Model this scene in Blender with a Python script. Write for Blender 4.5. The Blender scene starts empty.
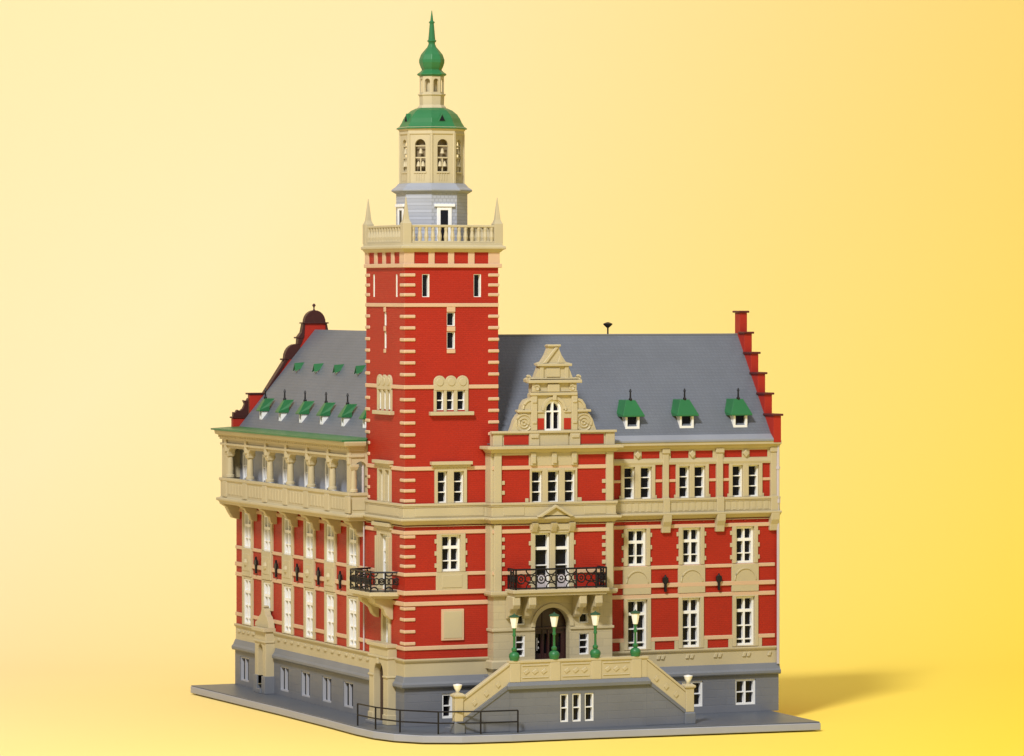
import bpy, bmesh, math, random
from mathutils import Vector, Matrix
random.seed(7)
sc = bpy.context.scene
S = 0.01                      # everything below is written in centimetres of the kit model
PI = math.pi
R = math.radians
# ------------------------------------------------------------------ camera
TH = R(23.0)
cd = bpy.data.cameras.new("camera"); cam = bpy.data.objects.new("camera", cd)
sc.collection.objects.link(cam); sc.camera = cam
cam.location = (-157.2*S, -397.7*S, 43.7*S)
cam.rotation_euler = (PI/2, 0, -TH)
cd.sensor_width = 36; cd.lens = 150.3; cd.shift_y = -0.0859
cd.clip_start = 0.1; cd.clip_end = 100
# ------------------------------------------------------------------ world, lamps, exposure
w = bpy.data.worlds.new("World"); sc.world = w; w.use_nodes = True
bg = w.node_tree.nodes['Background']
bg.inputs['Color'].default_value = (1.0, 0.985, 0.95, 1); bg.inputs['Strength'].default_value = 0.30
def area(name, az, el, dist, size, power, col=(1, 1, 1), target=(15, 15, 25)):
    """az: degrees to the right of the camera's own direction as seen from the model"""
    l = bpy.data.lights.new(name, 'AREA'); l.shape = 'DISK'; l.size = size; l.energy = power; l.color = col
    o = bpy.data.objects.new(name, l); sc.collection.objects.link(o)
    a = -PI/2 - TH + R(az)
    t = Vector(target)*S
    d = Vector((math.cos(a)*math.cos(R(el)), math.sin(a)*math.cos(R(el)), math.sin(R(el))))
    o.location = t + d*dist
    o.rotation_euler = (-d).to_track_quat('-Z', 'Y').to_euler()
    return o
area("key_softbox", -17, 40, 3.4, 0.5, 116, (1.0, 0.98, 0.95))
area("fill_softbox", 40, 15, 4.2, 1.6, 8, (1.0, 0.98, 0.96))
area("added_overhead_fill", 0, 78, 2.6, 1.6, 8, (1.0, 0.99, 0.97))  # added light from above, lifts the floor and weakens the key shadow
def back_fill(name, across, deep, up, aim_deep, aim_up, size, power):
    """added unseen light behind the model, put in to brighten the paper sweep"""
    rr = Vector((math.cos(TH), -math.sin(TH), 0)); dd = Vector((math.sin(TH), math.cos(TH), 0)); zz = Vector((0, 0, 1))
    l = bpy.data.lights.new(name, 'AREA'); l.shape = 'DISK'; l.size = size; l.energy = power; l.spread = R(75)
    o = bpy.data.objects.new(name, l); sc.collection.objects.link(o)
    o.location = (rr*across+dd*deep+zz*up)*S; t = (rr*across*.3+dd*aim_deep+zz*aim_up)*S
    o.rotation_euler = (t-o.location).to_track_quat('-Z', 'Y').to_euler()
back_fill("added_backdrop_fill", -90, 60, 190, 165, 45, .8, .55)  # added to brighten the upright paper
back_fill("added_backdrop_fill", 150, 70, 170, 75, 0, .8, .8)  # added to thin the shadow on the floor behind, at the right
sc.view_settings.view_transform = 'Standard'; sc.view_settings.look = 'None'
sc.view_settings.exposure = 0.0; sc.view_settings.gamma = 1.0
sc.render.engine = 'CYCLES'
# ------------------------------------------------------------------ materials
def new_mat(name, col, rough=.5, spec=.4, pattern=None, var=.06, metal=0):
    m = bpy.data.materials.new(name); m.use_nodes = True
    nt = m.node_tree; N = nt.nodes; L = nt.links
    b = N['Principled BSDF']
    b.inputs['Roughness'].default_value = rough
    b.inputs['Specular IOR Level'].default_value = spec
    b.inputs['Metallic'].default_value = metal
    g = N.new('ShaderNodeNewGeometry')
    n = N.new('ShaderNodeTexNoise'); n.inputs['Scale'].default_value = 22; n.inputs['Detail'].default_value = 4
    L.new(g.outputs['Position'], n.inputs['Vector'])
    mr = N.new('ShaderNodeMapRange'); mr.inputs[1].default_value = .3; mr.inputs[2].default_value = .7
    mr.inputs[3].default_value = 1-var; mr.inputs[4].default_value = 1+var
    L.new(n.outputs['Fac'], mr.inputs[0])
    mx = N.new('ShaderNodeVectorMath'); mx.operation = 'SCALE'
    mx.inputs[0].default_value = col; L.new(mr.outputs[0], mx.inputs['Scale'])
    out = mx.outputs[0]
    fine = N.new('ShaderNodeTexNoise'); fine.inputs['Scale'].default_value = 900; fine.inputs['Detail'].default_value = 2
    L.new(g.outputs['Position'], fine.inputs['Vector'])
    bump = N.new('ShaderNodeBump'); bump.inputs['Strength'].default_value = .12; bump.inputs['Distance'].default_value = .0004
    L.new(fine.outputs['Fac'], bump.inputs['Height'])
    if pattern:
        kind, bw, bh, dark, mort = pattern
        sp = N.new('ShaderNodeSeparateXYZ'); L.new(g.outputs['Position'], sp.inputs[0])
        ad = N.new('ShaderNodeMath'); ad.operation = 'ADD'; L.new(sp.outputs[0], ad.inputs[0]); L.new(sp.outputs[1], ad.inputs[1])
        cb = N.new('ShaderNodeCombineXYZ'); L.new(ad.outputs[0], cb.inputs[0]); L.new(sp.outputs[2], cb.inputs[1])
        br = N.new('ShaderNodeTexBrick'); br.inputs['Scale'].default_value = 1
        br.inputs['Brick Width'].default_value = bw*S; br.inputs['Row Height'].default_value = bh*S
        br.inputs['Mortar Size'].default_value = mort*S; br.inputs['Mortar Smooth'].default_value = .3
        br.inputs['Color1'].default_value = (1, 1, 1, 1); br.inputs['Color2'].default_value = (.93, .93, .93, 1)
        br.inputs['Mortar'].default_value = (dark, dark, dark, 1)
        L.new(cb.outputs[0], br.inputs['Vector'])
        mm = N.new('ShaderNodeVectorMath'); mm.operation = 'MULTIPLY'
        L.new(out, mm.inputs[0]); L.new(br.outputs['Color'], mm.inputs[1]); out = mm.outputs[0]
        b2 = N.new('ShaderNodeBump'); b2.inputs['Strength'].default_value = .5; b2.inputs['Distance'].default_value = .0003
        b2.invert = True
        L.new(br.outputs['Fac'], b2.inputs['Height']); L.new(bump.outputs[0], b2.inputs['Normal']); bump = b2
    L.new(bump.outputs[0], b.inputs['Normal'])
    L.new(out, b.inputs['Base Color'])
    return m
M = {
 'red':   new_mat('red_brick_plastic', (.395, .022, .010), .5, .25, ('brick', .55, .2, .88, .03), .05),
 'redp':  new_mat('red_plain_plastic', (.385, .021, .010), .5, .35, None, .05),
 'tan':   new_mat('sandstone_plastic', (.49, .422, .272), .5, .35, None, .06),
 'tans':  new_mat('sandstone_block_plastic', (.49, .422, .272), .5, .35, ('block', 2.3, .75, .92, .04), .06),
 'cream': new_mat('pale_course_plastic', (.60, .41, .27), .5, .35, None, .05),
 'grey':  new_mat('grey_stone_plastic', (.165, .175, .205), .5, .35, ('block', 2.6, .8, .95, .04), .07),
 'greyp': new_mat('grey_ledge_plastic', (.17, .182, .212), .45, .4, None, .06),
 'slate': new_mat('slate_roof_plastic', (.145, .16, .195), .5, .35, ('slate', .4, .3, .86, .05), .06),
 'drum':  new_mat('slate_drum_plastic', (.40, .425, .50), .45, .4, ('slate', .42, .36, .78, .06), .06),
 'plate': new_mat('base_plate_plastic', (.10, .112, .138), .45, .4, None, .06),
 'green': new_mat('green_copper_plastic', (.022, .150, .050), .42, .45, None, .10),
 'white': new_mat('white_frame_plastic', (.84, .84, .84), .4, .4, None, .02),
 'black': new_mat('black_iron_plastic', (.009, .008, .010), .45, .3, None, .1),
 'brown': new_mat('dark_brown_plastic', (.032, .009, .009), .35, .5, None, .1),
 'pipe':  new_mat('pale_grey_pipe', (.50, .46, .50), .4, .4, None, .04),
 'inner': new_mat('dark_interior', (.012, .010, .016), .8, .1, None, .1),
}
def glass(name, col, rough, spec=.5):
    m = new_mat(name, col, rough, spec, None, .3); return m
M['pane'] = glass('dark_window_glass', (.005, .005, .008), .16, .22)
M['lamp'] = new_mat('milky_lamp_glass', (.92, .92, .90), .25, .5, None, .01)
# ------------------------------------------------------------------ mesh builder
def front(Y0):  return lambda u, z, n: (u, Y0-n, z)
def left(X0):   return lambda u, z, n: (X0-n, u, z)
def face_rot(cx, cy, a, r):   # facet whose outward normal has plan angle a, at distance r from (cx,cy)
    nx, ny = math.cos(a), math.sin(a)
    return lambda u, z, n: (cx+nx*(r+n)-ny*u, cy+ny*(r+n)+nx*u, z)
ID = lambda x, y, z: (x, y, z)
WO = {}
class MB:
    def __init__(s): s.v = []; s.f = []; s.mi = []
    def add(s, vs, fs, mi=0):
        k = len(s.v); s.v += [tuple(v) for v in vs]; s.f += [tuple(i+k for i in f) for f in fs]; s.mi += [mi]*len(fs); return s
    def box(s, F, u0, u1, z0, z1, n0, n1, mi=0):
        vs = [F(u, z, n) for u in (u0, u1) for z in (z0, z1) for n in (n0, n1)]
        return s.add(vs, [(0,1,3,2),(4,6,7,5),(0,4,5,1),(2,3,7,6),(0,2,6,4),(1,5,7,3)], mi)
    def cube(s, x0, x1, y0, y1, z0, z1, mi=0):
        return s.box(lambda u, z, n: (u, n, z), x0, x1, z0, z1, y0, y1, mi)
    def prism(s, F, pts, n0, n1, mi=0):      # pts: (u,z) outline
        k = len(pts)
        vs = [F(u, z, n0) for u, z in pts]+[F(u, z, n1) for u, z in pts]
        return s.add(vs, [tuple(range(k)), tuple(range(2*k-1, k-1, -1))]+[(i, (i+1) % k, (i+1) % k+k, i+k) for i in range(k)], mi)
    def plan(s, pts, z0, z1, mi=0):          # pts: (x,y) outline
        return s.prism(lambda u, z, n: (u, z, n), pts, z0, z1, mi)
    def lathe(s, cx, cy, prof, seg=16, a0=0., mi=0):
        vs = []; fs = []
        for r, z in prof:
            for i in range(seg):
                a = a0+2*PI*i/seg; vs.append((cx+r*math.cos(a), cy+r*math.sin(a), z))
        n = len(prof)
        for j in range(n-1):
            for i in range(seg):
                i2 = (i+1) % seg; fs.append((j*seg+i, j*seg+i2, (j+1)*seg+i2, (j+1)*seg+i))
        fs.append(tuple(range(seg))[::-1]); fs.append(tuple((n-1)*seg+i for i in range(seg)))
        return s.add(vs, fs, mi)
    def frust(s, cx, cy, prof, mi=0):        # square section lathe, prof: (half width, z)
        return s.lathe(cx, cy, [(r*math.sqrt(2), z) for r, z in prof], 4, PI/4, mi)
    def tube(s, pts, r, seg=6, closed=False, mi=0):
        P = [Vector(p) for p in pts]; n = len(P); vs = []; fs = []
        for i, p in enumerate(P):
            if closed: t = P[(i+1) % n]-P[i-1]
            else: t = P[min(i+1, n-1)]-P[max(i-1, 0)]
            t.normalize(); up = Vector((0, 0, 1)) if abs(t.z) < .9 else Vector((1, 0, 0))
            a = t.cross(up).normalized(); b = t.cross(a)
            for k in range(seg):
                q = 2*PI*k/seg; vs.append(tuple(p+a*(r*math.cos(q))+b*(r*math.sin(q))))
        for i in range(n if closed else n-1):
            j = (i+1) % n
            for k in range(seg): k2 = (k+1) % seg; fs.append((i*seg+k, i*seg+k2, j*seg+k2, j*seg+k))
        if not closed: fs += [tuple(range(seg))[::-1], tuple((n-1)*seg+k for k in range(seg))]
        return s.add(vs, fs, mi)
    def ring(s, F, cu, cz, r, n, t, seg=14, a0=0, a1=2*PI):
        full = abs(a1-a0) > 6.2; k = seg if full else seg+1
        return s.tube([F(cu+r*math.cos(a0+(a1-a0)*i/seg), cz+r*math.sin(a0+(a1-a0)*i/seg), n) for i in range(k)], t, 5, full)
    def run(s, path, prof, mi=0):            # prof: (n outward, z), outward = right-hand side of travel
        P = [Vector(p) for p in path]; m = len(P); k = len(prof); nr = []
        for i in range(m-1):
            d = (P[i+1]-P[i]).normalized(); nr.append(Vector((d.y, -d.x)))
        vs = []
        for i in range(m):
            if i == 0: mv = nr[0]
            elif i == m-1: mv = nr[-1]
            else:
                b = nr[i-1]+nr[i]; mv = b/(1+nr[i-1].dot(nr[i]))
            for n, z in prof: q = P[i]+mv*n; vs.append((q.x, q.y, z))
        fs = [tuple(range(k)), tuple((m-1)*k+j for j in range(k))[::-1]]
        for i in range(m-1):
            for j in range(k): j2 = (j+1) % k; fs.append((i*k+j, i*k+j2, (i+1)*k+j2, (i+1)*k+j))
        return s.add(vs, fs, mi)
    def wall(s, F, u0, u1, z0, z1, holes=(), depth=.8, mi=0, rmi=1):   # sheet with real openings and reveals
        us = sorted({u0, u1} | {h[0] for h in holes} | {h[1] for h in holes}); us = [u for u in us if u0 <= u <= u1]
        zs = sorted({z0, z1} | {h[2] for h in holes} | {h[3] for h in holes}); zs = [z for z in zs if z0 <= z <= z1]
        for i in range(len(us)-1):
            for j in range(len(zs)-1):
                cu, cz = (us[i]+us[i+1])/2, (zs[j]+zs[j+1])/2
                if any(h[0] < cu < h[1] and h[2] < cz < h[3] for h in holes): continue
                s.add([F(us[i], zs[j], 0), F(us[i+1], zs[j], 0), F(us[i+1], zs[j+1], 0), F(us[i], zs[j+1], 0)], [(0, 1, 2, 3)], mi)
        for a, b, c, d in holes:
            if b <= u0 or a >= u1 or d <= z0 or c >= z1: continue
            for p, q in (((a, c), (b, c)), ((b, c), (b, d)), ((b, d), (a, d)), ((a, d), (a, c))):
                s.add([F(p[0], p[1], 0), F(q[0], q[1], 0), F(q[0], q[1], -depth), F(p[0], p[1], -depth)], [(0, 1, 2, 3)], rmi)
        return s
    def each(s, name, mats, parent=None, bevel=0):
        """one object per separate piece of the mesh"""
        p = list(range(len(s.v)))
        def find(i):
            while p[i] != i: p[i] = p[p[i]]; i = p[i]
            return i
        for f in s.f:
            for i in f[1:]: p[find(i)] = find(f[0])
        groups = {}
        for f, m in zip(s.f, s.mi): groups.setdefault(find(f[0]), []).append((f, m))
        out = []
        for g in groups.values():
            ids = sorted({i for f, m in g for i in f}); mp = {i: k for k, i in enumerate(ids)}
            q = MB(); q.v = [s.v[i] for i in ids]; q.f = [tuple(mp[i] for i in f) for f, m in g]; q.mi = [m for f, m in g]
            out.append(q.build(name, mats, parent, bevel))
        return out
    def build(s, name, mats, parent=None, bevel=0, smooth=False, recalc=True):
        if not isinstance(mats, (list, tuple)): mats = [mats]
        xs = [v[0] for v in s.v]; ys = [v[1] for v in s.v]; zs = [v[2] for v in s.v]
        o0 = Vector(((min(xs)+max(xs))/2, (min(ys)+max(ys))/2, min(zs)))
        me = bpy.data.meshes.new(name)
        me.from_pydata([((v[0]-o0.x)*S, (v[1]-o0.y)*S, (v[2]-o0.z)*S) for v in s.v], [], s.f)
        for m in mats: me.materials.append(M[m] if isinstance(m, str) else m)
        for p, i in zip(me.polygons, s.mi): p.material_index = min(i, len(mats)-1)
        if recalc:
            bm = bmesh.new(); bm.from_mesh(me)
            bmesh.ops.remove_doubles(bm, verts=bm.verts, dist=1e-6) if False else None
            bmesh.ops.recalc_face_normals(bm, faces=bm.faces); bm.to_mesh(me); bm.free()
        if smooth:
            for p in me.polygons: p.use_smooth = True
            me.set_sharp_from_angle(angle=R(40))
        o = bpy.data.objects.new(name, me); sc.collection.objects.link(o)
        WO[o.name] = o0
        if parent: o.parent = parent; o.location = (o0-WO[parent.name])*S
        else: o.location = o0*S
        if bevel:
            b = o.modifiers.new('edge', 'BEVEL'); b.width = bevel*S; b.segments = 1; b.limit_method = 'ANGLE'; b.angle_limit = R(40)
        return o
def thing(name, loc, label, cat, group=None):
    o = bpy.data.objects.new(name, None); sc.collection.objects.link(o); o.empty_display_size = .02
    o.location = Vector(loc)*S; WO[o.name] = Vector(loc)
    o['label'] = label; o['category'] = cat
    if group: o['group'] = group
    return o
def slab(name, mat, parent, F, outlines, n0, n1, bevel=0):
    """flat outline with holes (first outline is the outside), real thickness n0..n1"""
    cu = bpy.data.curves.new(name, 'CURVE'); cu.dimensions = '2D'; cu.fill_mode = 'BOTH'
    cu.extrude = abs(n1-n0)/2
    for pts in outlines:
        sp = cu.splines.new('POLY'); sp.points.add(len(pts)-1)
        for p, (u, z) in zip(sp.points, pts): p.co = (u, z, 0, 1)
        sp.use_cyclic_u = True
    t = bpy.data.objects.new('tmp', cu); sc.collection.objects.link(t)
    dg = bpy.context.evaluated_depsgraph_get(); dg.update()
    me = bpy.data.meshes.new_from_object(t.evaluated_get(dg))
    mb = MB(); mid = (n0+n1)/2
    mb.add([F(v.co.x, v.co.y, mid+v.co.z) for v in me.vertices], [tuple(p.vertices) for p in me.polygons])
    bpy.data.objects.remove(t); bpy.data.curves.remove(cu); bpy.data.meshes.remove(me)
    # weld
    key = {}; rem = []; nv = []
    for v in mb.v:
        k = tuple(round(c, 4) for c in v)
        if k not in key: key[k] = len(nv); nv.append(v)
        rem.append(key[k])
    mb.v = nv; mb.f = [tuple(rem[i] for i in f) for f in mb.f]
    ok = [i for i, f in enumerate(mb.f) if len(set(f)) == len(f)]
    mb.f = [mb.f[i] for i in ok]; mb.mi = [0]*len(mb.f)
    return mb.build(name, mat, parent, bevel)
def arch(u0, u1, z0, z1, seg=14):            # outline of an opening with a round head
    r = (u1-u0)/2; cu = (u0+u1)/2; zc = z1-r
    return [(u0, z0), (u1, z0)]+[(cu+r*math.cos(PI*i/seg), zc+r*math.sin(PI*i/seg)) for i in range(seg+1)]
def rect(u0, u1, z0, z1): return [(u0, z0), (u1, z0), (u1, z1), (u0, z1)]
# ------------------------------------------------------------------ window
def window(F, u0, u1, z0, z1, parent, cols=1, rows=3, fw=.13, bar=.1, heavy=None, n_out=-.18, dep=.5, vb=None, hz=None, mat='white'):
    mb = MB(); a, b, c, d = u0+.004, u1-.004, z0+.004, z1-.004; nb = n_out-dep
    mb.box(F, a, a+fw, c, d, nb, n_out); mb.box(F, b-fw, b, c, d, nb, n_out)
    mb.box(F, a+fw, b-fw, c, c+fw, nb, n_out-.004); mb.box(F, a+fw, b-fw, d-fw, d, nb, n_out-.004)
    vbar = vb or bar
    for i in range(1, cols):
        u = a+(b-a)*i/cols; mb.box(F, u-vbar/2, u+vbar/2, c+fw, d-fw, nb, n_out-.03)
    zz = hz or [c+(d-c)*j/rows for j in range(1, rows)]
    for z in zz: mb.box(F, a+fw, b-fw, z-bar/2, z+bar/2, nb+.05, n_out-.06)
    if heavy: mb.box(F, a+fw, b-fw, heavy-.15, heavy+.15, nb+.03, n_out-.02)
    o = mb.build('window', mat, parent)
    p = MB().box(F, a+.02, b-.02, c+.02, d-.02, nb-.08, nb+.04)
    p.build('pane', 'pane', o)
    return o
def surround(F, u0, u1, z0, z1, o, parent, proud=.22, mat='tan', quoins=0, lintel=0, sill=0, name='window_surround'):
    """frame of stone from the opening u0..z1 out to o=(du,dz_top,dz_bottom)"""
    du, dt, db = o; mb = MB()
    mb.box(F, u0-du, u0-.002, z0-db, z1+dt, -.05, proud); mb.box(F, u1+.002, u1+du, z0-db, z1+dt, -.05, proud)
    if dt > .01: mb.box(F, u0-.002, u1+.002, z1+.002, z1+dt, -.05, proud)
    if db > .01: mb.box(F, u0-.002, u1+.002, z0-db, z0-.002, -.05, proud)
    for i in range(quoins):
        z = z0+(z1-z0)*(i+.5)/quoins
        for q in (u0-du-.25, u1+du-.02): mb.box(F, q, q+.27, z-.22, z+.22, -.05, proud-.04)
    if lintel: mb.box(F, u0-du-.3, u1+du+.3, z1+dt, z1+dt+lintel, -.05, proud+.35)
    if sill: mb.box(F, u0-du-.3, u1+du+.3, z0-db-sill, z0-db, -.05, proud+.35)
    return mb.build(name, mat, parent, .03)
# ================================================================== SETTING: studio paper sweep
def backdrop():
    r = Vector((math.cos(TH), -math.sin(TH))); d = Vector((math.sin(TH), math.cos(TH)))
    prof = []; zf = -1.0; R0 = 90.; q0 = 75.
    prof.append((-330, zf)); prof.append((q0, zf))
    for i in range(1, 25): a = (PI/2-.06)*i/24; prof.append((q0+R0*math.sin(a), zf+R0-R0*math.cos(a)))
    le = prof[-1]; prof.append((le[0]+12, le[1]+190))
    vs = []; fs = []
    for s_, z in prof:
        for wdt in (-230, 230): p = r*wdt+d*s_; vs.append((p.x, p.y, z))
    for i in range(len(prof)-1): fs.append((2*i, 2*i+1, 2*i+3, 2*i+2))
    mb = MB().add(vs, fs)
    m = bpy.data.materials.new('graded_yellow_paper'); m.use_nodes = True
    nt = m.node_tree; N = nt.nodes; L = nt.links; b = N['Principled BSDF']
    b.inputs['Roughness'].default_value = .9; b.inputs['Specular IOR Level'].default_value = .1
    g = N.new('ShaderNodeNewGeometry')
    sep = []
    def dot(v):
        n = N.new('ShaderNodeVectorMath'); n.operation = 'DOT_PRODUCT'; n.inputs[1].default_value = v
        L.new(g.outputs['Position'], n.inputs[0]); return n.outputs['Value']
    across = dot((r.x, r.y, 0)); deep = dot((d.x, d.y, 0)); up = dot((0, 0, 1))
    def lin(a_, ka, b_, kb, c_, kc, k0):
        cur = None
        for s_, k in ((a_, ka), (b_, kb), (c_, kc)):
            n = N.new('ShaderNodeMath'); n.operation = 'MULTIPLY_ADD'; n.inputs[1].default_value = k
            L.new(s_, n.inputs[0])
            if cur is None: n.inputs[2].default_value = k0
            else: L.new(cur, n.inputs[2])
            cur = n.outputs[0]
        return cur
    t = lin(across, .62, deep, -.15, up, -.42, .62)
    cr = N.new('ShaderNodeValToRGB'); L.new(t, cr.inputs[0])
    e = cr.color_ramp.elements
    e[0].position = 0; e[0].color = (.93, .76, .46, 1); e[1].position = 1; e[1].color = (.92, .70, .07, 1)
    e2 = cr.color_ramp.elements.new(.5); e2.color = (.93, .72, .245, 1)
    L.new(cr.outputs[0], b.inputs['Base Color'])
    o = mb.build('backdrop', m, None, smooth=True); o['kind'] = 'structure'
backdrop()
# ================================================================== BASE PLATE
PL = [(-5.2, 51.4), (-4.75, 36), (-4.4, 25), (-4.2, 11), (-4.25, 3), (-3.95, -1.4), (-3.0, -4.6), (-1.0, -7.3), (2.5, -8.9), (7.5, -9.6), (17, -9.8), (40.7, -11.5), (41.9, 17.5), (19, 22), (19, 51.4)]
bpl = thing('base_plate', (15, 15, -.85), 'grey plastic base plate with rounded corner and painted edge highlight under the whole town hall', 'base')
MB().plan(PL, -.85, -.12).build('plate_edge', new_mat('plate_edge_highlight', (.34, .35, .41), .4, .4, None, .04), bpl, .06)  # highlight along the edge is put into its paler colour
cx, cy = 15, 20
MB().plan([(x+(cx-x)*.0025, y+(cy-y)*.0025) for x, y in PL], -.12, 0).build('paving', 'plate', bpl, .04)
# ================================================================== TOWN HALL
TX, TY, BX0, BX1, BY, WY, WX, LY = 10.1, 10.8, 8.95, 22.05, -1.5, .6, 41.9, 50.9
BACK = 16.6
hall = thing('town_hall', (15, 15, 0), 'red and tan model town hall with tall bell tower, stepped gable and grey roofs', 'building')
FT, FTL, FB, FW, FL = front(0), left(0), front(BY), front(WY), left(0)
# window tables: (u0,u1,z0,z1)
t_slit = [(1.83, 2.62, 43.0, 45.3), (7.42, 8.22, 43.0, 45.3)]
t_mid = [(4.5, 5.38, 40.1, 41.45), (4.5, 5.38, 37.8, 39.5)]
t_trip = [(3.36, 4.14, 31.65, 33.6), (4.46, 5.24, 31.65, 33.6), (5.62, 6.44, 31.65, 33.6)]
t_pair = [(3.46, 4.5, 22.35, 25.5), (5.2, 6.3, 22.35, 25.5)]
t_one = [(3.88, 5.96, 15.45, 19.1)]
tl_slit = [(2.1, 2.5, 43.0, 45.3), (8.4, 8.8, 43.0, 45.3)]
tl_mid = [(5.15, 5.65, 40.1, 41.45), (5.15, 5.65, 37.8, 39.5)]
tl_trip = [(3.75, 4.55, 31.65, 33.6), (5.0, 5.8, 31.65, 33.6), (6.25, 7.05, 31.65, 33.6)]
tl_pair = [(4.0, 5.1, 22.35, 25.5), (5.8, 6.9, 22.35, 25.5)]
tl_one = [(4.5, 6.5, 13.4, 19.0)]
tl_gr = [(4.3, 5.7, 7.3, 11.3)]
TZ = 47.6
# --- tower walls
mb = MB()
mb.wall(FT, 0, TX, 6.6, TZ, t_slit+t_mid+t_trip+t_pair+t_one)
mb.wall(FTL, 0, TY, 6.6, TZ, tl_slit+tl_mid+tl_trip+tl_pair+tl_one+tl_gr)
mb.add([(TX, 0, 6.6), (TX, TY, 6.6), (TX, TY, TZ), (TX, 0, TZ)], [(0, 1, 2, 3)])
mb.add([(0, TY, 6.6), (TX, TY, 6.6), (TX, TY, TZ), (0, TY, TZ)], [(0, 1, 2, 3)])
mb.build('tower_wall', ['red', 'tan'], hall, recalc=False)
# --- bay (projecting centre) walls
b_tri = [(13.1, 14.25, 22.25, 25.42), (14.86, 16.1, 22.25, 25.42), (16.72, 17.9, 22.25, 25.42)]
b_door = [(13.45, 15.1, 13.15, 19.15), (15.65, 17.3, 13.15, 19.15)]
b_small = [(11.35, 12.4, 6.75, 8.92), (11.35, 12.4, 9.95, 10.95), (18.35, 19.45, 6.75, 8.92), (18.35, 19.45, 9.95, 10.95)]
mb = MB(); mb.wall(FB, BX0, BX1, 12.9, 28.0, b_tri+b_door)
for X in (BX0, BX1): mb.add([(X, BY, 12.9), (X, WY, 12.9), (X, WY, 28), (X, BY, 28)], [(0, 1, 2, 3)])
mb.build('bay_wall', ['red', 'tan'], hall, recalc=False)
arch_o = arch(13.5, 17.3, 5.0, 11.6, 20)
ground = slab('bay_ground_wall', 'tans', hall, FB, [rect(BX0, BX1, 0, 12.9), arch_o]+[rect(*w_) for w_ in b_small], -.9, .0)
MB().cube(BX0, BX0+.5, BY+.9, WY, 0, 12.9).cube(BX1-.5, BX1, BY+.9, WY, 0, 12.9).each('bay_side_wall', 'tans', hall)
# --- right wing walls
w_2 = [(24.3, 25.5, 22.3, 25.55), (26.15, 27.4, 22.3, 25.55), (30.52, 31.7, 22.3, 25.55), (32.24, 33.5, 22.3, 25.55), (36.6, 37.8, 22.3, 25.55), (38.45, 39.65, 22.3, 25.55)]
w_1 = [(24.67, 26.8, 15.42, 19.2), (30.89, 32.95, 15.42, 19.2), (37.0, 39.1, 15.42, 19.2)]
w_0 = [(24.67, 26.9, 6.9, 11.95), (30.85, 32.9, 6.9, 11.95), (37.0, 39.15, 6.9, 11.95)]
w_b = [(24.6, 26.9, .75, 3.4), (30.8, 33.2, .75, 3.4), (36.89, 39.26, .75, 3.4)]
mb = MB(); mb.wall(FW, BX1, WX, 6.6, 28.0, w_2+w_1+w_0)
mb.add([(WX, WY, 0), (WX, BACK, 0), (WX, BACK, 28), (WX, WY, 28)], [(0, 1, 2, 3)])
mb.add([(19, BACK, 0), (WX, BACK, 0), (WX, BACK, 28), (19, BACK, 28)], [(0, 1, 2, 3)])
mb.build('right_wing_wall', ['red', 'tan'], hall, recalc=False)
# --- left wing walls
lc = [46.8, 40.4, 33.9, 27.2, 20.9, 14.3]
l_1 = [(c-1.15, c+1.15, 15.3, 19.2) for c in lc]
l_0 = [(c-1.15, c+1.15, 9.0 if i == 1 else 6.9, 11.95) for i, c in enumerate(lc)]
l_b = [(46.4, 49.2, .55, 3.2), (33.6, 36.3, .55, 3.2), (27.0, 29.7, .55, 3.2), (20.6, 23.3, .55, 3.2), (14.2, 17.0, .55, 3.2)]
l_2 = [(c-.9, c+1.0, 21.6, 25.8) for c in lc]
mb = MB(); mb.wall(FL, TY, LY, 6.6, 20.6, l_1+l_0)
mb.add([(0, LY, 0), (18, LY, 0), (18, LY, 28), (0, LY, 28)], [(0, 1, 2, 3)])
mb.add([(18, BACK, 0), (18, LY, 0), (18, LY, 28), (18, BACK, 28)], [(0, 1, 2, 3)])
mb.build('left_wing_wall', ['red', 'tan'], hall, recalc=False)
# --- plinths
pl_out = [(0, LY), (0, 0), (BX0, 0)]
MB().wall(left(-.15), -.15, LY, 0, 4.0, l_b, .7, 0, 0).build('plinth', ['grey'], hall, recalc=False)
MB().wall(front(-.15), -.15, BX0, 0, 4.0, [(3.9, 6.1, .7, 3.2)], .7, 0, 0).build('plinth', ['grey'], hall, recalc=False)
MB().wall(front(WY-.15), BX1, WX, 0, 4.0, w_b, .7, 0, 0).build('plinth', ['grey'], hall, recalc=False)
ledge = [(-.2, 3.85), (.45, 3.85), (.55, 4.0), (.55, 4.25), (.35, 4.45), (.12, 5.0), (-.2, 5.0)]
MB().run([(0, LY+.1), (0, 42.0)], ledge).run([(0, 37.8), (0, 7.5)], ledge).run([(0, 2.1), (0, 0), (BX0, 0)], ledge).run([(BX1, WY), (WX+.1, WY)], ledge).each('plinth_ledge', 'greyp', hall, .03)
dado = [(-.2, 4.9), (.08, 4.9), (.08, 6.35), (.22, 6.45), (.3, 6.6), (.3, 6.75), (-.2, 6.75)]
MB().run([(0, LY), (0, 0), (BX0, 0)], dado).run([(BX1, WY), (WX, WY)], dado).build('dado_course', 'tan', hall, .03)
mb = MB()
for x in [24.5, 25.0, 27.9, 28.4, 31.2, 31.7, 34.4, 34.9, 37.7, 38.2, 40.6]: mb.prism(FW, [(x, 5.75), (x+.35, 5.75), (x+.5, 6.2), (x+.15, 6.2)], 0, .22)
for y in [49.6, 48.2, 46.6, 45] + [36.8-2.05*i for i in range(14)]: mb.box(FL, y-.35, y+.35, 5.85, 6.15, 0, .24)
mb.each('dado_ornament', 'tan', hall, .04)
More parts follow.
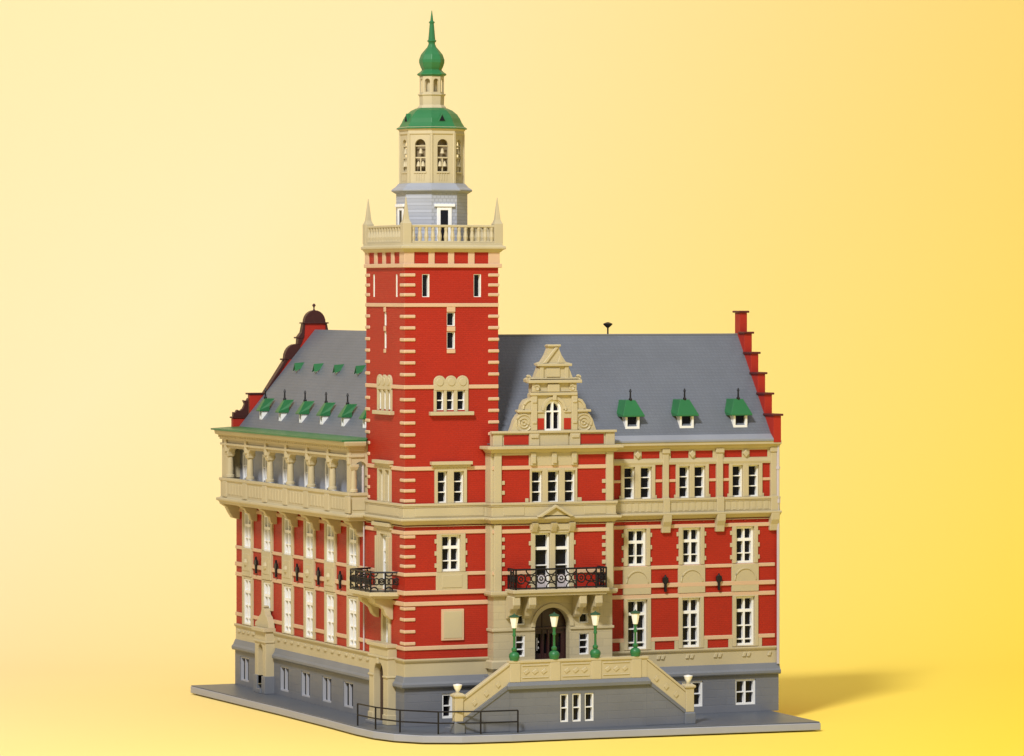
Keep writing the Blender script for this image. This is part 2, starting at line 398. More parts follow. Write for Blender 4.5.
# --- string courses round the whole building
def course(z0, z1, out, segs, mat='cream', name='string_course'):
    mb = MB()
    for p in segs: mb.run(p, [(-.1, z0), (out, z0), (out, z1), (-.1, z1)])
    return mb.build(name, mat, hall, .04)
LW_, TW_ = [(0, LY), (0, TY)], [(0, TY), (0, 0), (BX0, 0)]
BW_ = [(BX0, 0), (BX0, BY), (BX1, BY), (BX1, WY)]; RW_ = [(BX1, WY), (WX-.4, WY)]
AW_ = [(0, LY), (0, 0), (BX0, 0)]
def holes_cut(z, lo, hi, ws, pad):
    """intervals of a facade left free by windows crossing height z"""
    iv = []; cur = lo
    for a, b in sorted((w_[0]-pad, w_[1]+pad) for w_ in ws if w_[2]-.1 < z < w_[3]+.05):
        if a > cur: iv.append((cur, a))
        cur = max(cur, b)
    if cur < hi: iv.append((cur, hi))
    return iv
def cut_course(z0, z1, out, upto=20):
    zc_ = (z0+z1)/2; ps = []
    lw = l_0+l_1; tl = tl_gr+tl_one+tl_pair; tf = t_one+t_pair
    # corner segment of the tower joins both faces
    a = holes_cut(zc_, 0, TY, tl, .3); b = holes_cut(zc_, 0, BX0, tf, .3)
    ps.append([(0, a[0][1]), (0, 0), (b[0][1], 0)])
    ps += [[(0, q), (0, p)] for p, q in a[1:]]+[[(p, 0), (q, 0)] for p, q in b[1:]]
    if z0 < 20:
        ps += [[(0, q), (0, p)] for p, q in holes_cut(zc_, TY, LY, lw, .3)]
        ps += [[(p, WY), (q, WY)] for p, q in holes_cut(zc_, BX1, WX-.4, w_0+w_1, .3)]
    if z0 > 13.7:
        c_ = holes_cut(zc_, BX0, BX1, b_door+b_tri, .3)
        ps.append([(BX0, 0), (BX0, BY), (c_[0][1], BY)]) if len(c_) > 1 else ps.append([(BX0, 0), (BX0, BY), (BX1, BY), (BX1, WY)])
        if len(c_) > 1: ps.append([(c_[-1][0], BY), (BX1, BY), (BX1, WY)])
    for p in ps: course(z0, z1, out, [p])
cut_course(7.62, 8.03, .14); cut_course(12.05, 12.48, .14); cut_course(13.15, 13.6, .2); cut_course(15.03, 15.4, .14); cut_course(19.2, 19.6, .14); cut_course(25.6, 26.0, .14)
course(33.78, 34.18, .14, [[(0, TY), (0, 0), (TX, 0)]]); course(42.0, 42.38, .14, [[(0, TY), (0, 0), (TX, 0)]])
course(45.95, 46.35, .3, [[(0, TY), (0, 0), (TX, 0), (TX, TY)]])
for a, b in ((22.1, 23.95), (27.75, 28.65), (29.25, 30.15), (33.85, 34.75), (35.4, 36.25), (40.0, 41.0)): course(23.95, 24.25, .12, [[(a, WY), (b, WY)]])
# --- parapet band between first and second floor
par = [(-.2, 20.05), (.25, 20.2), (.5, 20.45), (.75, 20.6), (.75, 20.8), (.3, 20.85), (.3, 22.0), (.45, 22.05), (.45, 22.3), (-.2, 22.3)]
MB().run([(0, TY-.5), (0, 0), (BX0, 0), (BX0, BY), (BX1, BY), (BX1, WY), (WX+.1, WY)], par).build('parapet_band', 'tan', hall, .04)
mb = MB()      # slots and panels on the parapet
for a, b in ((.9, 8.4),): mb.box(FT, a, b, 21.0, 21.85, .28, .36)
for a, b in ((9.9, 12.2), (18.8, 21.2)): mb.box(FB, a, b, 21.0, 21.85, .28, .36)
for a, b in ((23.0, 28.2), (29.5, 34.5), (35.7, 40.8)):
    k = int((b-a)/.65)
    for i in range(k): u = a+(b-a)*(i+.1)/k; mb.box(FW, u, u+.5, 21.0, 21.85, .28, .35)
for a, b in ((1.0, 9.5),): mb.box(FTL, a, b, 21.0, 21.85, .28, .36)
mb.each('parapet_panel', 'tan', hall, .03)
fine = [(0, TY-.5), (0, 0), (BX0, 0), (BX0, BY), (BX1, BY), (BX1, WY), (WX+.1, WY)]
for z_, n_ in ((20.92, .36), (21.93, .38), (19.98, .22)): MB().run(fine, [(-.1, z_), (n_, z_), (n_, z_+.06), (-.1, z_+.06)]).build('moulding', 'tan', hall)
# --- eaves cornice of bay and right wing
cor = [(-.2, 25.9), (.14, 25.9), (.2, 26.3), (.12, 26.32), (.12, 27.3), (.35, 27.4), (.5, 27.75), (.8, 27.85), (.8, 28.12), (-.2, 28.12)]
cor_lo = [(-.2, 25.75), (.2, 25.75), (.26, 26.0), (.2, 26.3), (-.2, 26.3)]
cor_hi = [(-.2, 27.3), (.3, 27.35), (.45, 27.6), (.8, 27.75), (.8, 28.1), (-.2, 28.1)]
MB().run(RW_[:1]+[(WX+.05, WY)], cor_lo).run(RW_[:1]+[(WX+.05, WY)], cor_hi).build('wing_cornice', 'tan', hall, .03)
bc_hi = [(-.2, 27.25), (.3, 27.3), (.5, 27.6), (.9, 27.7), (.9, 28.0), (-.2, 28.0)]
MB().run(BW_, bc_hi).build('bay_cornice', 'tan', hall, .03)
# frieze blocks of the wing
mb = MB()
for a, b in ((22.05, 23.05), (25.4, 26.25), (28.3, 29.55), (31.6, 32.35), (34.35, 35.65), (37.7, 38.55), (40.65, 41.9)):
    mb.box(FW, a, b, 26.25, 27.35, 0, .15)
mb.box(FW, 22.05, 41.9, 27.15, 27.4, 0, .13); mb.box(FW, 22.05, 41.9, 26.2, 26.4, 0, .13)
for u in (25.73, 31.92, 38.05): mb.prism(FW, [(u-.35, 26.8), (u, 26.4), (u+.35, 26.8), (u, 27.2)], .1, .4)
mb.build('frieze', 'tan', hall, .03)
# --- bay pilasters, wing pilasters
for a, b in ((BX0, 9.75), (21.3, BX1)):
    m_ = MB().box(FB, a, b, 12.9, 20.1, -.1, .28).box(FB, a-.0, b+.0, 22.3, 27.3, -.1, .28)
    if a < 10: m_.box(left(BX0), BY, 0, 12.9, 20.1, -.05, .28).box(left(BX0), BY, 0, 22.3, 27.3, -.05, .28)
    else:
        m_.cube(BX1-.05, BX1+.2, BY, WY, 12.9, 20.1).cube(BX1-.05, BX1+.2, BY, WY, 22.3, 27.3)
    m_.build('pilaster', 'tan', hall, .04)
mb = MB()
for z in (14.2, 16.1, 16.95, 17.8, 18.6, 23.3, 24.3):
    mb.box(FB, 9.74, 10.15, z-.2, z+.2, -.05, .14); mb.box(FB, 20.9, 21.31, z-.2, z+.2, -.05, .14)
mb.each('quoin', 'tan', hall, .03)
for a, b in ((28.62, 29.28), (34.72, 35.45), (40.95, 41.65)):
    MB().box(FW, a, b, 22.2, 27.6, -.1, .3).box(FW, a-.1, b+.1, 26.9, 27.4, -.1, .42).box(FW, a-.05, b+.05, 20.8, 22.35, -.1, .52).build('pilaster', 'tan', hall, .04)
    c = (a+b)/2
    MB().prism(lambda u, z, n: (n, WY-u, z), [(-.1, 20.6), (.75, 20.6), (.7, 19.9), (.45, 19.4), (.35, 18.75), (-.1, 18.75)], c-.48, c+.48).build('console', 'tan', hall, .05)
for u in (22.5,):
    MB().box(FW, 22.0, 22.5, 22.2, 27.4, -.1, .2).build('pilaster', 'tan', hall, .03)
# --- windows of tower
def wset(F, lst, **k): return [window(F, *w_, hall, **k) for w_ in lst]
for F, sl, md in ((FT, t_slit, t_mid), (FTL, tl_slit, tl_mid)):
    wset(F, sl, rows=1, fw=.06, dep=.55, n_out=-.05); wset(F, md, rows=1, fw=.06, dep=.5, n_out=-.05)
    a, b = md[0][0]-.02, md[0][1]+.02
    MB().box(F, a, b, 41.5, 42.0, 0, .12).box(F, a, b, 39.55, 40.05, 0, .12).box(F, a, b, 37.35, 37.75, 0, .12).build('slit_block', 'cream', hall, .03)
wset(FT, t_trip, rows=2, fw=.07, dep=.4, n_out=-.06); wset(FTL, tl_trip, rows=2, fw=.07, dep=.4, n_out=-.06)
wset(FT, t_pair, rows=3, fw=.09); wset(FTL, tl_pair, rows=3, fw=.09)
wset(FT, t_one, cols=2, rows=3, fw=.2, vb=.2, hz=[16.5], heavy=17.85); wset(FTL, tl_one, cols=2, fw=.16, vb=.16, hz=[15, 16.2], heavy=17.4)
wset(FTL, tl_gr, cols=2, rows=3, fw=.16)
def triple(F, ws, c):
    a0, a1 = ws[0][0]-.3, ws[2][1]+.35; z0, z1 = 31.5, 33.75
    mb = MB()
    xs = [a0]+[v for w_ in ws for v in (w_[0]-.01, w_[1]+.01)]+[a1]
    for i in range(0, 8, 2): mb.box(F, xs[i], xs[i+1], z0, z1, -.05, .16)
    mb.box(F, a0, a1, z1-.12, z1+.5, -.05, .2)
    k = (a1-a0)/3
    for i in range(3):
        cu = a0+k*(i+.5); r = k*.52; zc = z1+.72
        mb.prism(F, [(cu-r, z1+.3), (cu+r, z1+.3)]+[(cu+r*math.cos(PI*q/10), zc+r*math.sin(PI*q/10)) for q in range(11)], -.05, .18+.004*i)
        mb.prism(F, [(cu+r*.62*math.cos(2*PI*q/12), zc+r*.62*math.sin(2*PI*q/12)) for q in range(12)], .1, .27)
    mb.box(F, a0-.5, a1+.5, 31.12, 31.5, -.05, .5)
    mb.build('window_surround', 'tan', hall, .03)
triple(FT, t_trip, 0); triple(FTL, tl_trip, 0)
def multi(F, ws, du, dt, db, lint=.42, quo=0, proud=.2, sill=0, ext=.35):
    a0, a1 = ws[0][0]-du, ws[-1][1]+du; z0, z1 = ws[0][2], ws[0][3]
    xs = [a0]+[v for w_ in ws for v in (w_[0]-.004, w_[1]+.004)]+[a1]
    mb = MB()
    for i in range(0, len(xs), 2): mb.box(F, xs[i], xs[i+1], z0-db, z1+dt, -.05, proud)
    for w_ in ws:
        mb.box(F, w_[0]-.01, w_[1]+.01, z1+.004, z1+dt, -.05, proud-.004)
        if db > .02: mb.box(F, w_[0]-.01, w_[1]+.01, z0-db, z0-.004, -.05, proud-.004)
    if lint: mb.box(F, a0-ext, a1+ext, z1+dt, z1+dt+lint*.45, -.05, proud+.15); mb.box(F, a0-ext-.12, a1+ext+.12, z1+dt+lint*.45, z1+dt+lint, -.05, proud+.4)
    for i in range(quo):
        z = z0+(z1-z0)*(i+.5)/quo
        mb.box(F, a0-.22, a0+.02, z-.22, z+.22, -.05, proud-.05); mb.box(F, a1-.02, a1+.22, z-.22, z+.22, -.05, proud-.05)
    if sill: mb.box(F, a0-.1, a1+.1, z0-db-sill, z0-db, -.05, proud+.2)
    return mb.build('window_surround', 'tan', hall, .035)
multi(FT, t_pair, .32, .4, .04, .6); multi(FTL, tl_pair, .35, .4, .04, .6)
multi(FT, t_one, .5, .12, .05, 0, 3)
MB().box(FT, 3.3, 6.7, 13.55, 15.4, -.05, .17).box(FT, 3.9, 6.1, 13.8, 15.1, .1, .22).build('window_apron', 'tan', hall, .04)
multi(FTL, tl_one, .9, .5, 0, .7, 0)
mb = MB()
for y in (3.75, 4.2, 6.8, 7.25): mb.box(FTL, y-.14, y+.14, 13.4, 18.8, .15, .42)
mb.build('window_column', 'tan', hall, .04)
multi(FTL, tl_gr, .5, .3, 0, 0, 0)
MB().box(FT, 3.88, 6.3, 8.52, 11.66, -.05, .2, 0).build('blind_panel_frame', 'cream', hall, .03)
MB().box(FT, 4.1, 6.08, 8.74, 11.44, .15, .24).build('blind_panel', 'tan', hall, .02)
mb = MB()      # little stones above first floor windows
for x in (3.5, 4.55, 5.1, 6.1): mb.box(FT, x, x+.16, 19.75, 19.95, -.05, .12)
for c in (25.75, 31.9, 38.05):
    for dx in (-1.4, 0, 1.4): mb.box(FW, c+dx-.12, c+dx+.12, 19.75, 19.95, -.05, .12)
mb.each('relief_stone', 'redp', hall, .03)
# --- tower quoins
qz = [45.2, 44.2, 43.22, 41.05, 39.9, 38.72, 37.55, 36.4, 35.22, 32.72, 31.55, 30.38, 29.2, 28.12, 27.0, 24.65, 23.6, 22.6, 19.0, 18.0, 17.0, 16.05, 11.8, 10.7, 9.5, 8.3]
mb = MB()
for z in qz: mb.cube(-.13, 1.1, -.13, 1.2, z-.17, z+.17)
mb.each('quoin', 'cream', hall, .07)
mb = MB()
for z in qz:
    if z > 28.5: mb.cube(9.0, TX+.1, -.12, 1.3, z-.17, z+.17)
mb.each('quoin', 'cream', hall, .07)
mb = MB()
for z in qz:
    if z > 20: mb.cube(-.12, 1.2, TY-1.1, TY+.12, z-.17, z+.17)
mb.each('quoin', 'cream', hall, .07)
# --- tower frieze, cornice, deck, balustrade
TP = [(0, TY), (0, 0), (TX, 0), (TX, TY), (0, TY)]
mb = MB()
for a, b in ((-.12, .95), (2.5, 3.15), (4.62, 5.27), (6.8, 7.48), (9.0, TX+.12)): mb.box(FT, a, b, 46.3, 47.75, -.05, .13)
for a, b in ((-.12, 1.25), (2.8, 3.6), (5.2, 6.0), (7.5, 8.3), (9.9, TY+.12)): mb.box(FTL, a, b, 46.3, 47.75, -.05, .132)
mb.each('frieze_block', 'cream', hall, .03)
TPo = [(0, TY), (0, 0), (TX, 0), (TX, TY)]
MB().run(TPo, [(-.3, 47.5), (.2, 47.5), (.4, 47.75), (.62, 47.85), (.62, 48.1), (.35, 48.2), (.35, 48.42), (-.3, 48.42)]).build('tower_cornice', 'tan', hall, .04)
MB().cube(0, TX, 0, TY, 47.9, 48.35).build('tower_deck', 'greyp', hall)
def balustrade(pts_uv, F, a, b):
    rail = MB().box(F, a, b, 50.0, 50.25, -.28, .12).box(F, a, b, 48.4, 48.62, -.28, .12).build('balustrade', 'tan', hall, .04)
    n = 13
    for i in range(n):
        u = a+(b-a)*(i+.5)/n
        c0 = F(u, 0, -.08)
        MB().lathe(c0[0], c0[1], [(.2, 48.62), (.2, 48.75), (.25, 49.05), (.16, 49.6), (.2, 49.85), (.2, 50.0)], 8).build('baluster', 'tan', rail)
balustrade(None, FT, .55, TX-.35); balustrade(None, FTL, .55, TY-.35)
balustrade(None, lambda u, z, n: (TX+n, u, z), .55, TY-.35)
balustrade(None, lambda u, z, n: (u, TY+n, z), .55, TX-.35)
for x, y in ((0.15, 0.15), (TX-.05, .15), (.15, TY-.15), (TX-.05, TY-.15)):
    MB().frust(x, y, [(.45, 48.4), (.45, 50.4), (.38, 50.5), (.27, 50.8), (.03, 53.05)]).build('obelisk', 'tan', hall, .03)
# --- octagonal drum, belfry, dome, lantern, onion, spire
CX, CY = 5.05, 5.4
c8 = math.cos(PI/8)
def octo(prof, name, mat, bevel=0, smooth=False): return MB().lathe(CX, CY, [(r, z) for r, z in prof], 8, PI/8).build(name, mat, hall, bevel)
octo([(3.62, 48.3), (3.62, 53.6)], 'tower_drum', 'drum')
octo([(3.65, 53.45), (4.12, 53.72), (4.12, 53.86), (3.7, 54.15), (3.38, 54.5), (3.3, 54.5)], 'drum_skirt', new_mat('pale_grey_skirt', (.29, .31, .36), .45, .4), .03)
def dface(k, r): return face_rot(CX, CY, -PI/2+k*PI/4, r*c8)
for k in (0, -2):
    F = dface(k, 3.62)
    fr = MB().box(F, -.8, -.42, 48.4, 52.1, -.05, .12).box(F, .42, .8, 48.4, 52.1, -.05, .12).box(F, -1.1, 1.1, 52.1, 52.4, -.05, .25).box(F, -.42, .42, 51.75, 52.1, -.05, .12).build('drum_door', 'white', hall, .03)
    MB().box(F, -.41, .41, 48.45, 51.74, -.03, .03).build('pane', 'pane', fr)
# belfry
for k in range(8):
    F = dface(k, 3.22); hw = 3.22*math.sin(PI/8)
    pan = slab('belfry_wall', 'tan', hall, F, [rect(-hw, hw, 54.4, 60.0), arch(-.58, .58, 55.7, 58.95, 12)], -.3, 0)
    g = MB().box(F, -.58, .58, 57.0, 57.15, -.22, -.1).box(F, -.58, .58, 58.2, 58.32, -.22, -.1)
    for q in range(4): g.box(F, -.45+q*.27, -.36+q*.27, 54.75, 55.55, .0, .06)
    g.box(F, -.06, .06, 55.7, 57.0, -.22, -.1)
    for s_ in (-1, 1): g.box(F, s_*hw-.14, s_*hw+.14, 54.5, 59.6, -.06, .08)
    g.box(F, -.68, .68, 55.5, 55.68, 0, .1)
    g.build('belfry_trim', 'tan', pan, .02)
    for (u, z) in ((-.25, 56.2), (.25, 56.2), (0, 57.5)):
        c0 = F(u, 0, -.15)
        MB().lathe(c0[0], c0[1], [(.24, z), (.2, z+.12), (.13, z+.4), (.05, z+.52)], 10).build('bell', 'tan', pan, smooth=True)
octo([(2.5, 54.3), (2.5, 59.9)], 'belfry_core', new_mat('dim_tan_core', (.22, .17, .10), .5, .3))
MB().lathe(CX, CY, [(3.25, 59.4), (3.35, 59.5), (3.3, 59.8), (3.5, 60.05), (3.5, 60.2), (3, 60.2)], 8, PI/8).build('belfry_cornice', 'tan', hall, .02)
dome = [(3.55, 60.0), (3.62, 60.08), (3.3, 60.3), (3.08, 60.65), (2.88, 61.1), (2.55, 61.55), (2.1, 61.92), (1.6, 62.15), (1.3, 62.2)]
d_ = octo(dome, 'dome', 'green', .03)
for k in range(8):
    if k not in (0, 2, 4, 6): continue
    F = dface(k, 2.95)
    MB().prism(F, [(-.42, 60.75), (.42, 60.75), (0, 61.6)], -.4, .1).build('dome_vent', 'green', d_, .02)
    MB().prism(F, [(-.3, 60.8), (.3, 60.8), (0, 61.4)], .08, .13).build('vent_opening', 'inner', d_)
octo([(1.5, 62.0), (1.45, 62.25), (1.25, 62.5), (1.28, 63.4), (1.42, 63.5), (1.42, 63.62), (1.1, 63.65)], 'lantern_base', 'tan', .02)
for k in range(8):
    F = dface(k, 1.24); hw = 1.24*math.sin(PI/8)
    slab('lantern_wall', 'tan', hall, F, [rect(-hw, hw, 63.6, 65.5), arch(-.28, .28, 63.8, 65.15, 10)], -.14, 0)
MB().lathe(CX, CY, [(.6, 63.4), (.6, 65.4)], 12).build('lantern_core', 'tan', hall)
MB().lathe(CX, CY, [(1.25, 65.4), (1.5, 65.55), (1.5, 65.65), (1.2, 65.85), (1.0, 66.05), (1.15, 66.35), (1.3, 66.8), (1.3, 67.1), (1.12, 67.6), (.8, 68.0), (.5, 68.35), (.34, 68.7), (.36, 68.9)], 8, PI/8).build('onion_cupola', 'green', hall, .03)
MB().lathe(CX, CY, [(.34, 68.85), (.46, 68.95), (.46, 69.05), (.36, 69.15), (.22, 70.8), (.3, 70.85), (.3, 70.95), (.16, 71.05), (.1, 71.6), (.03, 72.1)], 8, PI/8).build('spire', 'green', hall, .01)
# --- bay windows
wset(FB, b_tri, rows=3, fw=.1)
wset(FB, b_door, cols=1, fw=.17, hz=[14.6, 15.9], heavy=17.6)
multi(FB, b_tri, .2, .3, .0, 0, 0)
MB().box(FB, 12.4, 12.75, 22.3, 22.7, 0, .15).box(FB, 18.1, 18.6, 22.3, 22.7, 0, .15).each('surround_foot', 'tan', hall, .03)
multi(FB, b_door, .42, .3, 0, 0, 3)
mb = MB()
mb.box(FB, 12.9, 17.9, 19.45, 20.1, -.05, .3)
for u in (13.3, 15.4, 17.4): mb.prism(lambda a, z, n: (n, BY-a, z), [(0, 20.2), (.75, 20.2), (.6, 19.8), (.35, 19.3), (0, 19.2)], u-.3, u+.3)
mb.box(FB, 13.5, 17.3, 20.85, 21.0, .25, .62)
mb.prism(FB, [(13.55, 20.8), (17.35, 20.8), (15.45, 21.95)], .2, .62); mb.prism(FB, [(13.4, 20.82), (13.9, 20.82), (15.45, 21.75), (17.0, 20.82), (17.5, 20.82), (15.45, 22.05)], .5, .95)
mb.build('window_pediment', 'tan', hall, .03)
mb = MB()
for u in (13.2, 15.5, 17.7): mb.box(FB, u-.28, u+.28, 26.0, 27.3, -.05, .4); mb.box(FB, u-.2, u+.2, 26.2, 26.9, .35, .55)
mb.box(FB, 12.8, 18.2, 25.95, 27.35, -.05, .17); mb.box(FB, 9.6, 21.4, 27.05, 27.3, 0, .12)
mb.build('bay_frieze', 'tan', hall, .04)
for a, b in ((13.62, 14.93), (15.82, 17.13)): MB().box(FB, a, b, 13.3, 14.9, -.6, -.3).box(FB, a+.25, b-.25, 13.6, 14.5, -.35, -.26).build('door_panel', 'pipe', hall, .03)
# --- bay ground floor: door, trim, small windows
for w_ in b_small: window(FB, *w_, hall, rows=3 if w_[3] < 9 else 1, fw=.11, n_out=-.1)
dr = slab('entrance_door', 'brown', hall, FB, [rect(13.45, 17.35, 4.9, 11.7), rect(13.95, 14.6, 6.9, 8.9), rect(16.2, 16.85, 6.9, 8.9), rect(14.95, 15.3, 6.9, 8.9), rect(15.55, 15.9, 6.9, 8.9)], -1.35, -1.1)
MB().box(FB, 13.5, 17.3, 9.35, 9.6, -1.15, -.85).box(FB, 15.3, 15.5, 5, 9.35, -1.12, -.95).box(FB, 14.7, 14.85, 5, 11.4, -1.12, -1.0).box(FB, 16.0, 16.15, 5, 11.4, -1.12, -1.0).build('door_rail', 'brown', dr, .03)
MB().box(FB, 13.4, 17.4, 4.9, 11.7, -1.6, -1.4).build('pane', 'pane', dr)
MB().box(FB, 14.08, 14.16, 7.2, 8.5, -1.05, -.95).box(FB, 14.2, 14.3, 7.4, 7.6, -1.05, -.9).box(FB, 14.2, 14.3, 8.0, 8.2, -1.05, -.9).build('door_handle', 'white', dr)
mb = MB()
mb.run([(BX0, 0), (BX0, BY), (13.45, BY)], [(-.1, 9.35), (.16, 9.35), (.16, 9.62), (-.1, 9.62)]); mb.run([(17.35, BY), (BX1, BY), (BX1, WY)], [(-.1, 9.35), (.16, 9.35), (.16, 9.62), (-.1, 9.62)])
mb.run([(BX0, 0), (BX0, BY), (13.45, BY)], [(-.1, 5.6), (.3, 5.6), (.3, 6.3), (.18, 6.45), (-.1, 6.45)]); mb.run([(17.35, BY), (BX1, BY), (BX1, WY)], [(-.1, 5.6), (.3, 5.6), (.3, 6.3), (.18, 6.45), (-.1, 6.45)])
mb.build('bay_band', 'tan', hall, .03)
ring_o = [(15.4+2.35*math.cos(PI*i/20), 9.7+2.35*math.sin(PI*i/20)) for i in range(21)]
ring_i = [(15.4+1.92*math.cos(PI*i/20), 9.7+1.92*math.sin(PI*i/20)) for i in range(20, -1, -1)]
slab('door_arch', 'tan', hall, FB, [ring_o+ring_i], -.05, .18, .03)
# --- balcony over the door
bal = MB().cube(10.2, 20.75, -3.75, BY, 13.25, 13.62).cube(10.4, 20.55, -3.55, BY, 12.95, 13.27).run([(BX0, 0), (BX0, BY), (BX1, BY), (BX1, WY)], [(-.1, 12.85), (.35, 12.9), (.45, 13.1), (.45, 13.4), (-.1, 13.4)]).build('balcony', 'tan', hall, .05)
pf = [(0, 12.95), (1.9, 12.95), (1.95, 12.1), (1.7, 11.65), (1.2, 11.6), (.9, 11.3), (.75, 10.9), (.35, 10.6), (0, 10.6)]
for u in (10.7, 12.45, 18.0, 19.75):
    MB().prism(lambda a, z, n: (n, BY-a, z), pf, u-.42, u+.42).build('bracket', 'tan', bal, .08)
def iron_panel(F, a, b, z0, z1, n, k, t=.055):
    mb = MB(); mb.tube([F(a, z1, n), F(b, z1, n)], t*1.5, 6); mb.tube([F(a, z0+.15, n), F(b, z0+.15, n)], t*1.2, 6)
    w_ = (b-a)/k; h = z1-z0-.15; zc = z0+.15+h/2
    for i in range(k+1):
        if i % 2 == 0 or k < 4: mb.tube([F(a+w_*i, z0, n), F(a+w_*i, z1+.05, n)], t*1.3, 6)
    for i in range(k):
        c = a+w_*(i+.5)
        if i % 2 == 0: mb.ring(F, c, zc, min(w_, h)*.42, n, t*1.15); mb.ring(F, c, zc, min(w_, h)*.16, n, t)
        else:
            for s_ in (-1, 1):
                mb.ring(F, c, zc+s_*h*.5, min(w_*.5, h*.44), n, t*1.1, 8, -s_*0.0, -s_*PI)
                mb.ring(F, c+s_*w_*.3, zc, h*.17, n, t)
    return mb
m_ = iron_panel(front(-3.55), 10.55, 20.45, 13.62, 15.65, 0, 9, .07)
for X in (10.55, 20.45):
    q = iron_panel(left(X), -3.55, BY-.05, 13.62, 15.65, 0, 3, .07); m_.add(q.v, q.f)
m_.build('balcony_railing', 'black', bal)
# --- gable over the bay
FG = front(BY+.15); gc = 15.65
mb = MB().box(FG, 9.0, 22.3, 28.0, 29.3, -.9, 0)
gb = mb.build('front_gable', 'tan', hall, .03)
def sym(pts): return pts+[(2*gc-u, z) for u, z in reversed(pts)]
prof = [(10.7, 29.3)]
prof += [(10.7+.35, 29.5)]+[(12.3-1.35*math.cos(q*PI/2/6)+.1, 29.6+1.75*math.sin(q*PI/2/6)) for q in range(7)]
prof = [(10.6, 29.3), (10.95, 29.5), (11.15, 30.0), (11.35, 30.6), (11.65, 31.05), (11.9, 31.3), (11.7, 31.45), (11.7, 31.6), (12.05, 31.65), (12.15, 32.1), (12.5, 32.6), (13.05, 32.8), (13.05, 33.2), (13.2, 33.3), (13.2, 34.3), (12.65, 34.4), (12.6, 34.7),
        (12.95, 34.9), (13.2, 34.75), (13.6, 34.9), (13.8, 35.4), (14.05, 36.0), (13.8, 36.1), (13.8, 36.3), (14.35, 36.45), (14.8, 37.1), (15.1, 37.8), (14.98, 38.0), (14.98, 38.15)]
wz0, wz1 = 29.45, 32.55
slab('gable_wall', 'tan', gb, FG, [sym(prof), arch(14.6, 16.5, wz0, wz1, 14)], -.8, -.02)
# white arched window
ga = arch(14.62, 16.48, wz0+.01, wz1-.01, 14); gi = arch(14.85, 16.25, wz0+.22, wz1-.24, 12)
gw = slab('window', 'white', gb, FG, [ga, gi], -.55, -.12)
MB().box(FG, 15.45, 15.65, wz0+.1, wz1-.15, -.5, -.15).box(FG, 14.75, 16.35, 31.35, 31.5, -.5, -.17).build('glazing_bar', 'white', gw)
MB().prism(FG, arch(14.64, 16.46, wz0+.03, wz1-.03, 14), -.62, -.52).build('pane', 'pane', gw)
mb = MB()
def msym(u0, u1, z0, z1, n0, n1): mb.box(FG, u0, u1, z0, z1, n0, n1); mb.box(FG, 2*gc-u1, 2*gc-u0, z0, z1, n0, n1)
mb.box(FG, 8.75, 22.5, 29.25, 29.5, -.3, .35)
msym(8.95, 9.95, 28.0, 29.25, -.1, .16); msym(12.85, 13.95, 28, 29.25, -.1, .3); mb.box(FG, 13.9, 17.2, 28, 29.25, -.1, .12)
msym(13.1, 13.75, 29.5, 33.1, -.1, .2); msym(11.6, 13.1, 31.35, 31.6, -.1, .2); msym(13.75, 14.55, 31.3, 31.5, -.1, .12)
mb.box(FG, 12.95, 18.15, 33.05, 33.35, -.1, .3); msym(13.2, 13.95, 33.35, 34.3, -.1, .18); mb.box(FG, 14.9, 16.2, 33.4, 34.2, -.1, .25); mb.box(FG, 12.7, 18.6, 34.3, 34.62, -.5, .42)
mb.box(FG, 13.75, 17.55, 36.0, 36.28, -.4, .3); mb.box(FG, 14.95, 16.35, 37.98, 38.2, -.6, .2); msym(14.05, 14.5, 34.65, 36.0, -.1, .14); mb.box(FG, 14.8, 16.3, 34.9, 35.8, -.1, .1)
mb.prism(FG, [(14.4, 36.3), (14.8, 36.3), (16.1, 37.9), (15.75, 37.9)], -.1, .16)
mb.prism(FG, [(16.0, 36.3), (16.8, 36.3), (16.3, 37.1)], -.1, .12)
ro = [(gc+1.3*math.cos(PI*i/14), 31.65+1.3*math.sin(PI*i/14)) for i in range(15)]+[(gc+1.0*math.cos(PI*i/14), 31.65+1.0*math.sin(PI*i/14)) for i in range(14, -1, -1)]
msym(13.0, 13.8, 28.75, 29.1, .2, .42); msym(13.2, 13.65, 30.2, 30.5, .1, .3); msym(13.2, 13.65, 32.3, 32.55, .1, .3)
mb.box(FG, 13.0, 18.3, 34.7, 34.8, -.1, .2); mb.box(FG, 13.1, 18.2, 33.42, 33.5, -.1, .24); msym(14.3, 14.5, 31.5, 31.9, 0, .2); mb.box(FG, gc-.2, gc+.2, 32.55, 33.1, 0, .3)
mb.build('gable_moulding', 'tan', gb, .04)
slab('window_arch', 'tan', gb, FG, [ro], -.1, .1, .02)
mb = MB()
for s_ in (-1, 1):
    cu = gc+s_*3.3
    for r_ in (.85, .5, .2): mb.ring(FG, cu, 30.3, r_, .0, .1, 20)
    mb.ring(FG, gc+s_*2.45, 31.7, .9, .0, .11, 12, PI/2 if s_ < 0 else 0, PI if s_ < 0 else PI/2)
    mb.lathe(0, 0, [(.01, 0), (.02, .01)], 4) if False else None
    for cc in (2.75,): mb.ring(FG, gc+s_*cc, 34.85, .2, -.1, .13, 10)
    mb.ring(FG, gc+s_*1.95, 33.85, .25, .15, .12, 10)
mb.each('scroll_ornament', 'tan', gb)
MB().box(FG, 10.15, 12.85, 28.1, 29.1, -.05, .06).box(FG, 2*gc-12.85, 2*gc-10.15, 28.1, 29.1, -.05, .06).box(FG, 13.78, 14.55, 29.6, 30.75, -.05, .04).box(FG, 2*gc-14.55, 2*gc-13.78, 29.6, 30.75, -.05, .04).each('red_panel', 'redp', gb, .02)
